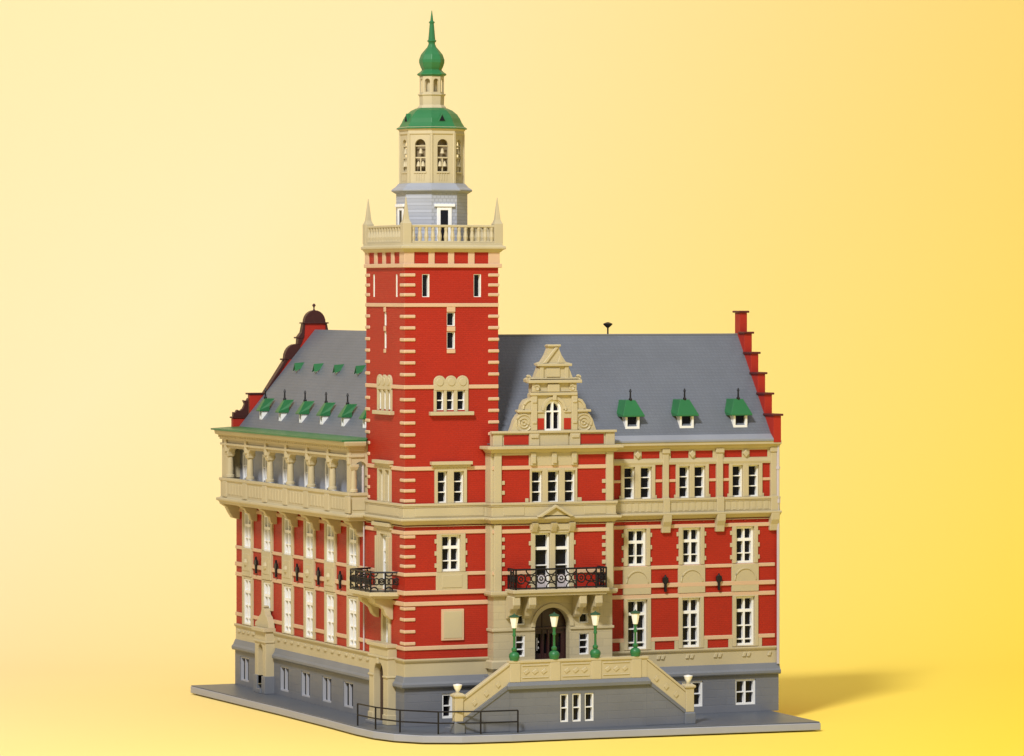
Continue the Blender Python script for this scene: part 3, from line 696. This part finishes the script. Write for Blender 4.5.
# roof behind the gable
MB().prism(lambda u, z, n: (u, n, z), [(11.4, 28.2), (19.7, 28.2), (15.55, 33.6)], BY+.9, 5.5).build('cross_roof', 'slate', hall)
# --- right wing windows
for w_ in w_2: window(FW, *w_, hall, rows=3, fw=.12)
for w_ in w_1: window(FW, *w_, hall, cols=2, fw=.22, vb=.2, hz=[16.45], heavy=17.85)
for w_ in w_0: window(FW, *w_, hall, cols=2, fw=.2, vb=.2, bar=.12, hz=[7.55, 8.95], heavy=10.5)
for w_ in w_b: window(FW, *w_, hall, cols=2, rows=2, fw=.2, vb=.2, n_out=-.0)
window(front(-.15), 3.9, 6.1, .7, 3.2, hall, cols=2, rows=2, fw=.2, vb=.2, n_out=-.12)
for i in (0, 2, 4): multi(FW, w_2[i:i+2], .38, .42, .0, 0, 0, .2)
mb = MB()
for i in (0, 2, 4):
    a, b = w_2[i][0]-.38, w_2[i+1][1]+.38
    for q in (a-.18, b-.02): mb.box(FW, q, q+.2, 22.3, 22.65, 0, .15)
mb.each('surround_foot', 'tan', hall, .02)
for w_ in w_1:
    multi(FW, [w_], .42, .1, 0, 0, 3, .2)
    a, b = w_[0]-.5, w_[1]+.5; c = (a+b)/2
    MB().box(FW, a, b, 12.5, 15.35, -.05, .19).build('window_apron', 'tan', hall, .03)
    mb = MB(); mb.ring(FW, c, 13.7, 1.2, .2, .09, 16, 0, PI); mb.build('apron_arch', 'tan', hall, smooth=True)
for w_ in w_0: multi(FW, [w_], .4, .15, .1, 0, 0, .2)
mb = MB()
for w_ in w_0:
    for q in (w_[0]-.85, w_[1]+.4): mb.box(FW, q, q+.45, 6.75, 7.65, 0, .13)
mb.each('surround_foot', 'tan', hall, .02)
for x in (28.85, 34.95):
    MB().prism(FW, [(x-.12, 12.7), (x+.12, 12.7), (x+.12, 13.5), (x+.32, 13.75), (x+.3, 14.15), (x+.1, 14.25), (x, 14.5), (x-.1, 14.25), (x-.3, 14.15), (x-.32, 13.75), (x-.12, 13.5)], .18, .45).build('wall_bracket', 'black', hall, .04)
# downpipes
MB().tube([(WX-.15, WY-.35, 28.0), (WX-.15, WY-.35, 4.9)], .15, 8).tube([(WX-.15, WY-.35, 25.4), (WX-.15, WY-.35, 25.1)], .22, 8).tube([(WX-.15, WY-.35, 22.0), (WX-.15, WY-.35, 21.6)], .24, 8).build('downpipe', 'pipe', hall, smooth=True)
MB().tube([(-.35, TY+.05, 27.6), (-.35, TY+.05, 22.4)], .13, 8).tube([(-.25, TY+.05, 20), (-.25, TY+.05, 6.8)], .08, 8).build('downpipe', 'pipe', hall, smooth=True)
# --- right roof
RZ0, RZ1, RY = 28.15, 39.05, 8.35
MB().prism(lambda u, z, n: (n, u, z), [(-.05, RZ0), (0.1, RZ0-.1), (16.65, RZ0-.1), (16.75, RZ0), (RY, RZ1)], 8.9, WX-.85).build('main_roof', 'slate', hall)
MB().prism(lambda u, z, n: (n, u, z), [(-.3, 28.05), (.4, 28.05), (.5, 28.8), (.35, 28.8), (-.3, 28.3)], BX1+.2, WX-.9).build('gutter', new_mat('pale_slate_gutter', (.26, .275, .32), .45, .4), hall, .04)
MB().cube(9.2, WX-.9, RY-.12, RY+.12, RZ1-.12, RZ1+.08).build('roof_ridge', 'greyp', hall, .04)
# stepped gable
sy = [-.25, 1.85, 3.45, 5.05, 6.6, 7.75]; sz = [30.65, 32.8, 34.9, 37.0, 39.1, 41.3]
out = [(-.25, 27.9)]
for i in range(6): out += [(sy[i], sz[i]), (sy[i+1] if i < 5 else 2*RY-7.75, sz[i])]
out2 = [(2*RY-u, z-(.5 if z < 40 and z > 28 else 0)) for u, z in out[::-1] if u < RY]
sg = slab('stepped_gable', 'redp', hall, lambda u, z, n: (WX-n, u, z), [out[:-1]+out2], .05, .9, .03)
mb = MB()
for i in range(6):
    y1 = sy[i+1] if i < 5 else 2*RY-7.75
    mb.cube(WX-1.1, WX+.12, sy[i]-.22, y1+.1 if i < 5 else y1+.22, sz[i], sz[i]+.22)
    if i < 4: mb.cube(WX-1.1, WX+.12, 2*RY-y1-.1, 2*RY-sy[i]+.22, sz[i]-.5, sz[i]-.28)
mb.build('coping', new_mat('dark_red_coping', (.10, .012, .012), .45, .4), sg, .04)
# siren on the ridge
MB().tube([(26.0, RY, 38.9), (26.0, RY, 39.9)], .09, 8).lathe(26.0, RY, [(.1, 39.75), (.22, 39.85), (.48, 40.1), (.5, 40.2), (.2, 40.32), (.05, 40.36)], 12).build('siren', 'black', hall, smooth=True)
# --- dormers
def dormer(F, u, n0, z0, hw, h, roof_run, e=.42, rh=1.5, ex=0):
    """n0 outward distance of the front, F(u,z,n); n grows outward"""
    a, b = u-hw, u+hw
    body = MB().box(F, a, a+.24, z0, z0+h, n0-2, n0).box(F, b-.24, b, z0, z0+h, n0-2, n0).box(F, a+.24, b-.24, z0, z0+.26, n0-2, n0).box(F, a+.24, b-.24, z0+h-.15, z0+h, n0-2, n0).build('dormer', 'white', hall, .02)
    MB().box(F, a+.2, b-.2, z0+.2, z0+h-.1, n0-.6, n0-.35).build('pane', 'pane', body)
    z1 = z0+h; zt = z1+rh; k_ = hw*.65
    vs = [F(a-e, z1-.05, n0+.35), F(b+e, z1-.05, n0+.35), F(b+e, z1+.4, n0-roof_run), F(a-e, z1+.4, n0-roof_run), F(u-k_, zt, n0-.45), F(u+k_, zt, n0-.45), F(u+k_, zt, n0-roof_run-ex), F(u-k_, zt, n0-roof_run-ex),
          F(a-e, z1-.2, n0+.35), F(b+e, z1-.2, n0+.35), F(b+e, z1-.2, n0-roof_run), F(a-e, z1-.2, n0-roof_run)]
    MB().add(vs, [(0, 1, 5, 4), (1, 2, 6, 5), (0, 4, 7, 3), (4, 5, 6, 7), (3, 7, 6, 2), (0, 8, 9, 1), (1, 9, 10, 2), (2, 10, 11, 3), (3, 11, 8, 0), (8, 11, 10, 9)]).build('dormer_roof', 'green', body, .03)
    c0 = F(u, 0, n0-.55)
    MB().lathe(c0[0], c0[1], [(.16, zt-.1), (.2, zt+.1), (.1, zt+.25), (.08, zt+.8), (.15, zt+.85), (.05, zt+1.15)], 8).build('finial', 'black', body)
for u in (25.5, 31.65, 37.8): dormer(FW, u-.05, -.35, 29.45, .8, 1.45, 2.6)
# --- left wing roof
MB().prism(lambda u, z, n: (u, n, z), [(-.25, 28.3), (0, 28.1), (18.0, 28.1), (18.1, 28.3), (8.95, 39.3)], TY+.03, LY-.9).build('left_roof', 'slate', hall)
for y in (45.0, 38.8, 32.4, 26.0, 19.6, 13.4): dormer(FL, y, -.75, 29.4, .42, 1.2, .85, .16, 1.2, .7)
for y in (45.3, 39.2, 32.9, 26.4, 20.0):
    b_ = MB().prism(lambda u, z, n: (n, y+u, z), [(-.3, 34.75), (.3, 34.75), (0, 35.4)], 5.0, 6.3).build('roof_vent', 'white', hall, .02)
    MB().add([(4.75, y-.42, 34.75), (4.75, y+.42, 34.75), (4.8, y, 35.65), (5.9, y-.4, 35.3), (5.9, y+.4, 35.3), (6.2, y, 35.75), (4.75, y-.42, 34.65), (4.75, y+.42, 34.65), (4.8, y, 35.5)], [(0, 2, 5, 3), (1, 4, 5, 2), (0, 6, 8, 2), (1, 2, 8, 7)]).build('vent_roof', 'green', b_, recalc=False)
# left gable
zc = lambda pts: pts+[(18-u, z) for u, z in reversed(pts)]
gp = [(-.65, 28.0), (-.65, 29.5), (1.3, 29.6), (1.3, 32.1), (2.95, 32.2), (5.5, 36.0), (6.0, 36.6), (7.1, 37.3), (7.5, 38.2), (7.75, 39.9), (7.75, 40.1)]
FY_ = lambda u, z, n: (u, LY-n, z)
lg = slab('curved_gable', 'redp', hall, FY_, [zc(gp)], .1, .8, .03)
mb = MB()
dcop = new_mat('dark_brown_coping', (.05, .012, .010), .45, .4)
for s_ in (0, 1):
    G = (lambda u, z, n: (u, LY-n, z)) if s_ == 0 else (lambda u, z, n: (18-u, LY-n, z))
    mb.box(G, -.8, 1.35, 29.5, 29.68, .0, .95)
    mb.prism(G, [(-.6, 29.68), (1.15, 29.68), (1.15, 31.75), (.95, 31.4), (.55, 31.5), (.75, 31.05), (.55, 30.6), (.2, 30.3), (-.15, 30.45), (-.35, 30.1), (-.6, 30.2)], .2, .75)
    mb.box(G, 1.05, 3.0, 32.1, 32.3, .0, .95)
    mb.prism(G, [(2.95, 32.25), (3.2, 32.25), (5.8, 35.95), (5.5, 36.1)], .0, .95)
    mb.prism(G, [(5.3, 36.0), (7.1, 36.0), (7.3, 37.75)]+[(6.75-1.35*math.sin(q*PI/2/6), 36.1+1.6*math.cos(q*PI/2/6)) for q in range(1, 7)], .1, .85)
    mb.box(G, 5.1, 5.9, 35.9, 36.08, .0, .95); mb.box(G, 6.75, 7.5, 38.3, 38.48, .0, .95)
    mb.prism(G, [(6.95, 37.6), (7.3, 37.6), (7.7, 38.5), (7.8, 39.95), (7.6, 39.95), (7.4, 39.0), (7.0, 38.5)], .05, .9)
mb.box(FY_, 7.45, 10.55, 39.95, 40.1, -.1, 1.05)
mb.prism(FY_, [(7.75, 40.1), (10.25, 40.1)]+[(9+1.25*math.cos(PI*q/12), 40.1+1.35*math.sin(PI*q/12)) for q in range(13)], .1, .85)
mb.lathe(9, LY-.45, [(.2, 41.35), (.08, 41.6), (.08, 41.8), (.2, 41.92), (.2, 42.05), (.05, 42.2)], 8)
mb.build('gable_coping', dcop, lg, .05)
# --- left wing windows
for w_ in l_1: window(FL, *w_, hall, cols=2, fw=.2, vb=.2, hz=[16.4], heavy=17.8, n_out=.1, dep=.8)
for w_ in l_0: window(FL, *w_, hall, cols=2, fw=.2, vb=.2, hz=[9.0] if w_[2] > 8 else [7.6, 9.0], heavy=10.5, n_out=.1, dep=.8)
for w_ in l_1: multi(FL, [w_], .5, .2, 0, 0, 0, .22)
for w_ in l_0: multi(FL, [w_], .5, .2, .1, 0, 0, .22)
dim = new_mat('dull_grey_frame', (.40, .41, .46), .4, .4)
for w_ in l_b: window(left(-.15), *w_, hall, mat=dim, cols=2, rows=1, fw=.14, vb=.14, n_out=-.08, dep=.35)
for c in lc:
    MB().box(FL, c-1.5, c+1.5, 12.2, 15.3, -.05, .3).box(FL, c-1.1, c+1.1, 12.8, 14.7, .2, .36).lathe(-.25, c, [(.02, 13.3), (.3, 13.4), (.42, 13.75), (.3, 14.1), (.02, 14.2)], 10).build('window_apron', 'tan', hall, .05)
    # console carrying the loggia
    MB().prism(lambda a, z, n: (-a, n, z), [(0, 20.4), (2.1, 20.4), (2.1, 20.1), (1.5, 19.8), (1.2, 19.3), (.9, 19.2), (.75, 18.6), (.5, 18.4), (0, 18.4)], c-2.85, c-2.2).build('console', 'tan', hall, .05)
    MB().prism(lambda a, z, n: (-a, n, z), [(0, 20.4), (.9, 20.4), (.7, 20.0), (.45, 19.6), (0, 19.4)], c-1.6, c+1.6).build('window_hood', 'tan', hall, .05)
MB().prism(lambda a, z, n: (-a, n, z), [(0, 20.4), (2.1, 20.4), (2.1, 20.1), (1.5, 19.7), (1.2, 19.1), (.8, 18.5), (0, 18.3)], LY-1.2, LY-.3).build('console', 'tan', hall, .05)
for i in range(5):
    y = (lc[i]+lc[i+1])/2
    MB().prism(FL, [(y-.12, 12.7), (y+.12, 12.7), (y+.14, 13.5), (y+.36, 13.75), (y+.34, 14.15), (y+.1, 14.25), (y, 14.6), (y-.1, 14.25), (y-.34, 14.15), (y-.36, 13.75), (y-.14, 13.5)], .18, .42).each('wall_bracket', 'black', hall, .04)
# --- loggia
LX = -2.0; Y0, Y1 = 10.35, 50.3
FLG = left(LX); FLE = front(Y0)
lg_path = [(LX, Y1), (LX, Y0), (0, Y0)]
MB().cube(LX+.1, 0.3, Y0+.1, Y1, 20.4, 20.9).build('loggia_floor', 'tan', hall)
MB().run([(.2, Y1)]+lg_path, [(-.4, 20.1), (.1, 20.1), (.2, 20.35), (.45, 20.5), (.45, 20.75), (.1, 20.85), (.05, 20.9), (.05, 22.6), (.2, 22.7), (.2, 23.0), (-.4, 23.0)]).build('loggia_parapet', 'tan', hall, .04)
mb = MB()
cols = [48.7, 42.1, 35.7, 29.3, 22.9, 16.6, 10.6]
for i, y in enumerate(cols):
    mb.box(FLG, y-.65, y+.65, 20.9, 22.65, 0, .22)
    if i < 6:
        a, b = cols[i+1]+.9, y-.9
        for q in range(5): u = a+(b-a)*(q+.5)/5; mb.box(FLG, u-.28, u+.28, 21.2, 22.4, 0, .12)
mb.box(FLE, LX+.3, -.3, 21.2, 22.4, 0, .12)
mb.each('parapet_panel', 'tan', hall, .04)
# entablature with arched openings
for i in range(6):
    b, a = cols[i]-.45, cols[i+1]+.45
    r = .9; z1 = 26.3
    hole = [(a, 23.05), (b, 23.05), (b, z1-r)]+[(b-r+r*math.cos(PI/2*q/6), z1-r+r*math.sin(PI/2*q/6)) for q in range(1, 7)]+[(a+r-r*math.sin(PI/2*q/6), z1-r+r*math.cos(PI/2*q/6)) for q in range(0, 7)]
    top = [(cols[i+1], 28), (cols[i], 28), (cols[i], z1-r), (b, z1-r)]+[(b-r+r*math.cos(PI/2*q/6), z1-r+r*math.sin(PI/2*q/6)) for q in range(1, 7)]+[(a+r-r*math.sin(PI/2*q/6), z1-r+r*math.cos(PI/2*q/6)) for q in range(0, 7)]+[(a, z1-r), (cols[i+1], z1-r)]
    slab('loggia_arch', 'tan', hall, FLG, [top], -.85, -.1, .03)
r = .7; a, b = LX+.6, -.12; z1 = 26.2
slab('loggia_arch', 'tan', hall, FLE, [[(LX, 28), (0, 28), (0, 23), (b, 23), (b, z1-r)]+[(b-r+r*math.cos(PI/2*q/6), z1-r+r*math.sin(PI/2*q/6)) for q in range(1, 7)]+[(a+r-r*math.sin(PI/2*q/6), z1-r+r*math.cos(PI/2*q/6)) for q in range(0, 7)]+[(a, 23), (LX, 23)]], -.8, -.02, .03)
slab('loggia_arch', 'tan', hall, FLG, [rect(48.7, Y1, 23, 28)], -.85, -.1, .03)
MB().cube(LX+.2, 0, Y1-.6, Y1-.1, 23, 28).build('loggia_end_wall', 'tan', hall)
for y in cols:
    cb = MB().lathe(LX+.5, y, [(.48, 23.05), (.48, 23.3), (.36, 23.4), (.37, 24), (.32, 25.3)], 12).build('column', 'tan', hall, smooth=True)
    MB().frust(LX+.5, y, [(.32, 25.3), (.4, 25.5), (.46, 25.65), (.46, 25.9)]).box(FLG, y-.3, y+.3, 25.9, 28.0, -.2, .12).build('capital', 'tan', cb, .03)
MB().run([(LX, Y1), (LX, Y0), (-.45, Y0)], [(-.3, 27.2), (.2, 27.25), (.2, 27.45), (.35, 27.5), (.35, 27.7), (.7, 27.8), (.8, 28.1), (.8, 28.25), (-.3, 28.25)]).run([(LX, Y1), (LX, Y0), (-.4, Y0)], [(-.3, 26.6), (.14, 26.6), (.14, 26.85), (-.3, 26.85)]).build('loggia_cornice', 'tan', hall, .03)
mb = MB()
y = Y0-.1
while y < Y1: mb.cube(LX-.42, LX-.15, y, y+.22, 27.47, 27.72); y += .55
mb.build('dentil_row', 'tan', hall)
rp = [(LX-1.15, Y1+.6), (LX-1.15, Y0-.9)]
MB().add([(LX-1.05, Y1+.5, 28.25), (LX-1.05, Y0-.6, 28.25), (-.4, Y0-.6, 28.25), (0.3, Y1+.5, 28.25), (LX-1.05, Y1+.5, 28.42), (LX-1.05, Y0-.6, 28.42), (-.4, Y0-.6, 28.42), (.3, Y0+.5, 28.62), (.3, Y1+.5, 28.62)],
         [(0, 1, 2, 3), (0, 4, 5, 1), (1, 5, 6, 2), (4, 8, 7, 5), (5, 7, 6), (0, 3, 8, 4), (2, 6, 7, 3), (3, 7, 8)]).build('loggia_roof', 'green', hall)
# grey back wall of the loggia with white windows
mb = MB(); mb.wall(left(0), TY, LY, 20.6, 28.2, l_2, .7, 0, 0); mb.build('loggia_back_wall', new_mat('loggia_grey_plastic', (.38, .41, .50), .5, .35), hall, recalc=False)
for w_ in l_2: window(left(0), *w_, hall, cols=2, rows=3, fw=.25, vb=.2, n_out=.35, dep=.8)
for y in cols[1:]: MB().lathe(-1.15, y+1.5, [(.3, 23.0), (.42, 23.2), (.36, 23.5), (.1, 23.7)], 8).build('flower_bowl', 'black', hall) if False else None
# --- tower left face: balcony and doorway
bp = [(0.1, 1.5), (-2.8, 2.6), (-2.8, 8.5), (.1, 9.6)]
lb = MB().plan(bp, 12.95, 13.35).plan([(.1, 1.8), (-2.5, 2.8), (-2.5, 8.2), (.1, 9.3)], 12.7, 12.96).build('balcony', 'tan', hall, .04)
bq = [(0, 12.7), (2.1, 12.7), (2.0, 12.2), (1.5, 11.9), (1.0, 11.5), (.75, 10.9), (.3, 10.5), (0, 10.5)]
for c in (3.6, 7.4): MB().prism(lambda a, z, n: (-a, n, z), bq, c-.45, c+.45).build('bracket', 'tan', lb, .08)
MB().prism(lambda a, z, n: (-a, n, z), [(0, 12.7), (1.6, 12.7), (1.2, 12.0), (.6, 11.6), (0, 11.5)], 4.0, 7.0).build('bracket', 'tan', lb, .08)
mb = MB()
for i in range(3):
    p0, p1 = Vector(bp[i]), Vector(bp[i+1]); q0, q1 = p0.lerp(Vector((.5, 5.5)), .05), p1.lerp(Vector((.5, 5.5)), .05)
    L_ = (q1-q0).length; dd = (q1-q0).normalized()
    G = (lambda q0, dd: (lambda u, z, n: (q0.x+dd.x*u, q0.y+dd.y*u, z)))(q0, dd)
    t = iron_panel(G, 0, L_, 13.35, 15.35, 0, 8 if i == 1 else 4, .07); mb.add(t.v, t.f)
mb.build('balcony_railing', 'black', lb)
FD = left(-1.0)
slab('side_portal', 'tan', hall, FD, [rect(2.2, 7.4, 0, 7.8), arch(3.5, 6.1, 0, 6.2, 14)], -1.0, 0, .04)
mb = MB().box(FD, 2.05, 7.6, 7.75, 8.1, -1, .22).box(FD, 2.1, 7.5, 6.6, 6.8, -1, .12).box(FD, 2.12, 3.45, 4.7, 4.9, -.9, .12).box(FD, 6.15, 7.5, 4.7, 4.9, -.9, .12).box(FD, 4.55, 5.05, 6.0, 6.6, -.1, .2)
mb.box(FD, 2.1, 3.4, .0, 1.0, -.9, .12).box(FD, 6.2, 7.5, .0, 1.0, -.9, .12)
mb.each('portal_moulding', 'tan', hall, .04)
MB().box(FD, 3.5, 6.1, 0, 6.3, -1.35, -.7).box(FD, 4.7, 4.9, 0, 6, -.9, -.6).build('side_door', 'brown', hall, .03)
MB().cube(-1.9, -.8, 3.4, 6.2, 0, .3).build('doorstep', 'greyp', hall, .04)
# --- portal with pediment in the left wing
FP = left(-1.1)
pt = slab('wing_portal', 'tan', hall, FP, [rect(38.2, 41.7, 0.9, 6.8), arch(39.2, 40.7, 0.9, 5.3, 10)], -1.1, 0, .04)
MB().box(FP, 38.0, 41.9, 6.7, 7.1, -1.1, .35).box(FP, 38.1, 41.8, 5.5, 5.7, -1.0, .15).prism(FP, [(38.0, 7.1), (42.6, 7.1), (42.4, 7.6), (41.6, 7.8), (41.2, 8.3), (40.7, 8.5), (40.4, 9.1), (39.95, 9.3), (39.5, 9.1), (39.2, 8.5), (38.7, 8.3), (38.3, 7.8)], -1.0, -.3).box(FP, 39.6, 40.3, 9.25, 9.45, -.9, -.3).build('portal_pediment', 'tan', pt, .04)
MB().box(FP, 38.1, 39.2, 0, 1.9, -1.0, .15).box(FP, 40.7, 41.8, 0, 1.9, -1.0, .15).box(FP, 39.2, 40.7, 0, .5, -1.0, .3).build('portal_base', 'greyp', pt, .04)
MB().box(FP, 39.25, 40.65, .5, 5.3, -1.0, -.7).build('portal_door', 'tan', pt)
# ================================================================== ENTRANCE TERRACE
ter = thing('entrance_terrace', (15, -5.2, 0), 'raised grey and tan terrace with two flights of stairs before the arched door', 'terrace')
TXA, TXB, TYF = 7.95, 22.85, -8.1
tw = [(13.38, 14.28, .7, 3.5), (14.7, 15.65, .7, 3.5), (16.05, 17.05, .7, 3.5)]
mb = MB(); FTt = front(TYF)
mb.wall(FTt, TXA, TXB, 0, 4.2, tw, .6, 0, 0)
for X in (TXA, TXB): mb.add([(X, TYF, 0), (X, BY, 0), (X, BY, 4.2), (X, TYF, 4.2)], [(0, 1, 2, 3)])
mb.build('terrace_wall', 'grey', ter, recalc=False)
MB().cube(TXA, TXB, TYF, BY, 4.15, 5.0).build('terrace_floor', 'greyp', ter)
MB().run([(TXA, BY), (TXA, TYF), (TXB, TYF), (TXB, BY)], [(-.2, 4.15), (.3, 4.15), (.35, 4.5), (.15, 4.85), (-.2, 4.85)]).build('terrace_ledge', 'greyp', ter, .04)
for w_ in tw:
    o = window(FTt, *w_, ter, rows=2, fw=.13, n_out=-.08)
par = MB().run([(TXA, TYF+.5), (TXA, TYF), (TXB, TYF), (TXB, TYF+.5)], [(-.45, 4.85), (.04, 4.85), (.04, 6.7), (.16, 6.75), (.16, 7.0), (-.55, 7.0), (-.55, 6.75), (-.45, 6.7)]).build('terrace_parapet', 'tan', ter, .04)
mb = MB()
pxs = [8.5, 12.82, 17.3, 21.7]
for x in pxs: mb.box(FTt, x-.55, x+.55, 4.85, 6.72, 0, .14)
for i in range(3):
    a, b = pxs[i]+.75, pxs[i+1]-.75
    mb.box(FTt, a, b, 5.2, 5.32, 0, .12); mb.box(FTt, a, b, 6.4, 6.52, 0, .12)
    for c in ((a+b)/2, (a+b)/2-.95, (a+b)/2+.95): mb.prism(FTt, [(c-.35, 5.85), (c-.1, 5.55), (c+.35, 5.85), (c+.1, 6.15)], 0, .12)
mb.build('parapet_ornament', 'tan', ter, .04)
def flight(xa, xb, pier0, pier1, ztop):
    """xa = terrace end, xb = foot of cheek wall"""
    sgn = 1 if xb > xa else -1
    n = 12
    st = MB()
    for i in range(n):
        x0 = xa+(pier0-xa+sgn*.6)*i/n; x1 = xa+(pier0-xa+sgn*.6)*(i+1)/n
        st.cube(min(x0, x1), max(x0, x1), TYF+.4, -4.9, 0, 5.0-(i+1)*5.0/(n+1))
    st.build('steps', 'greyp', ter)
    for Y in (TYF+.02,):
        G = front(Y)
        MB().prism(G, [(xa, 4.75), (xb, 1.4), (xb, 3.2), (xa, 6.6)], -.42, 0).prism(G, [(xa, 6.6), (xb, 3.2), (xb, 3.5), (xa, 6.88)], -.52, .12).build('stair_cheek', 'tan', ter, .03)
        MB().prism(G, [(xa, 0), (xb, 0), (xb, 1.1), (xa, 4.4)], -.4, .02).prism(G, [(xa, 4.3), (xb, 1.0), (xb, 1.4), (xa, 4.75)], -.5, .12).build('stair_base', 'grey', ter, .02)
        for q in (.25, .5, .75):
            x = xa+(xb-xa)*q; zz = 4.75-(4.75-1.4)*q
            MB().prism(G, [(x-.25, zz+.75), (x-.05, zz+.45), (x+.25, zz+.75), (x+.05, zz+1.1)], 0, .1).build('cheek_ornament', 'tan', ter)
        pm = (pier0+pier1)/2; hw = abs(pier1-pier0)/2
        p_ = MB().frust(pm, Y+.25, [(hw, 1.2), (hw, 3.55), (hw+.15, 3.65), (hw+.15, 3.85), (hw-.1, 4.0)]).build('stair_pier', 'tan', ter, .04)
        MB().frust(pm, Y+.25, [(hw+.12, 0), (hw+.12, 1.05), (hw, 1.2)]).build('pier_base', 'greyp', p_, .04)
flight(TXA, 2.9, 2.92, 2.05, 6.9); flight(TXB, 27.2, 27.15, 28.05, 6.9)
# ================================================================== LAMPS
def street_lamp(x, label):
    z = 7.0; y = TYF+.2; k = .9
    t = thing('street_lamp', (x, y, z), label, 'street lamp', 'green lamps on the terrace parapet')
    L_ = lambda p: [(r_*.92, z+h_*k) for r_, h_ in p]
    MB().lathe(x, y, L_([(.5, 0), (.5, .15), (.58, .35), (.58, .62), (.42, .85), (.2, .95), (.3, 1.1), (.3, 1.3), (.14, 1.45), (.12, 2.6), (.2, 2.7), (.2, 2.8), (.14, 3.1), (.2, 3.5), (.26, 3.6)]), 12).build('post', 'green', t, smooth=True)
    MB().lathe(x, y, L_([(.24, 3.55), (.28, 3.6), (.5, 4.75), (.4, 4.8)]), 8).build('lantern_glass', 'lamp', t)
    MB().lathe(x, y, L_([(.46, 4.72), (.62, 4.78), (.6, 4.86), (.3, 5.0), (.12, 5.06), (.03, 5.2)]), 8).build('lantern_cap', new_mat('dark_green_cap', (.02, .08, .04), .4, .4) if 'dark_green_cap' not in bpy.data.materials else bpy.data.materials['dark_green_cap'], t, .02)
for x, l in zip(pxs, ('green post lamp at the left end of the terrace parapet, above the left stair',
                      'green post lamp standing before the dark arched door',
                      'green post lamp on the parapet before the small windows right of the arched door',
                      'green post lamp at the right end of the terrace parapet, above the right stair')): street_lamp(x, l)
def newel(x, label):
    y = TYF+.3; z = 4.0
    t = thing('newel_lamp', (x, y, z), label, 'lamp', 'white bowl lamps on the stair piers')
    MB().lathe(x, y, [(.22, z), (.22, z+.08), (.1, z+.16)], 10).build('lamp_foot', 'tan', t)
    MB().lathe(x, y, [(.12, z+.12), (.2, z+.2), (.34, z+.45), (.46, z+.78), (.44, z+.82), (.1, z+.9)], 14).build('lamp_bowl', 'lamp', t, smooth=True)
newel(2.48, 'white bowl lamp on the tan pier at the foot of the left stair')
newel(27.6, 'white bowl lamp on the tan pier at the foot of the right stair')
# ================================================================== PAVEMENT RAILING
RP = [(-3.85, 3.2), (-3.55, -1.0), (-2.4, -4.7), (.45, -7.75), (4.45, -9.0), (8.3, -9.3)]
def railing():
    t = thing('railing', (3, -5, 0), 'black iron pavement railing curving round the corner below the tower', 'railing')
    for x, y in RP: MB().tube([(x, y, 0), (x, y, 2.2)], .09, 8).build('post', 'black', t)
    for z in (1.08, 2.2): MB().tube([(x, y, z) for x, y in RP], .075, 8).build('rail', 'black', t)
railing()
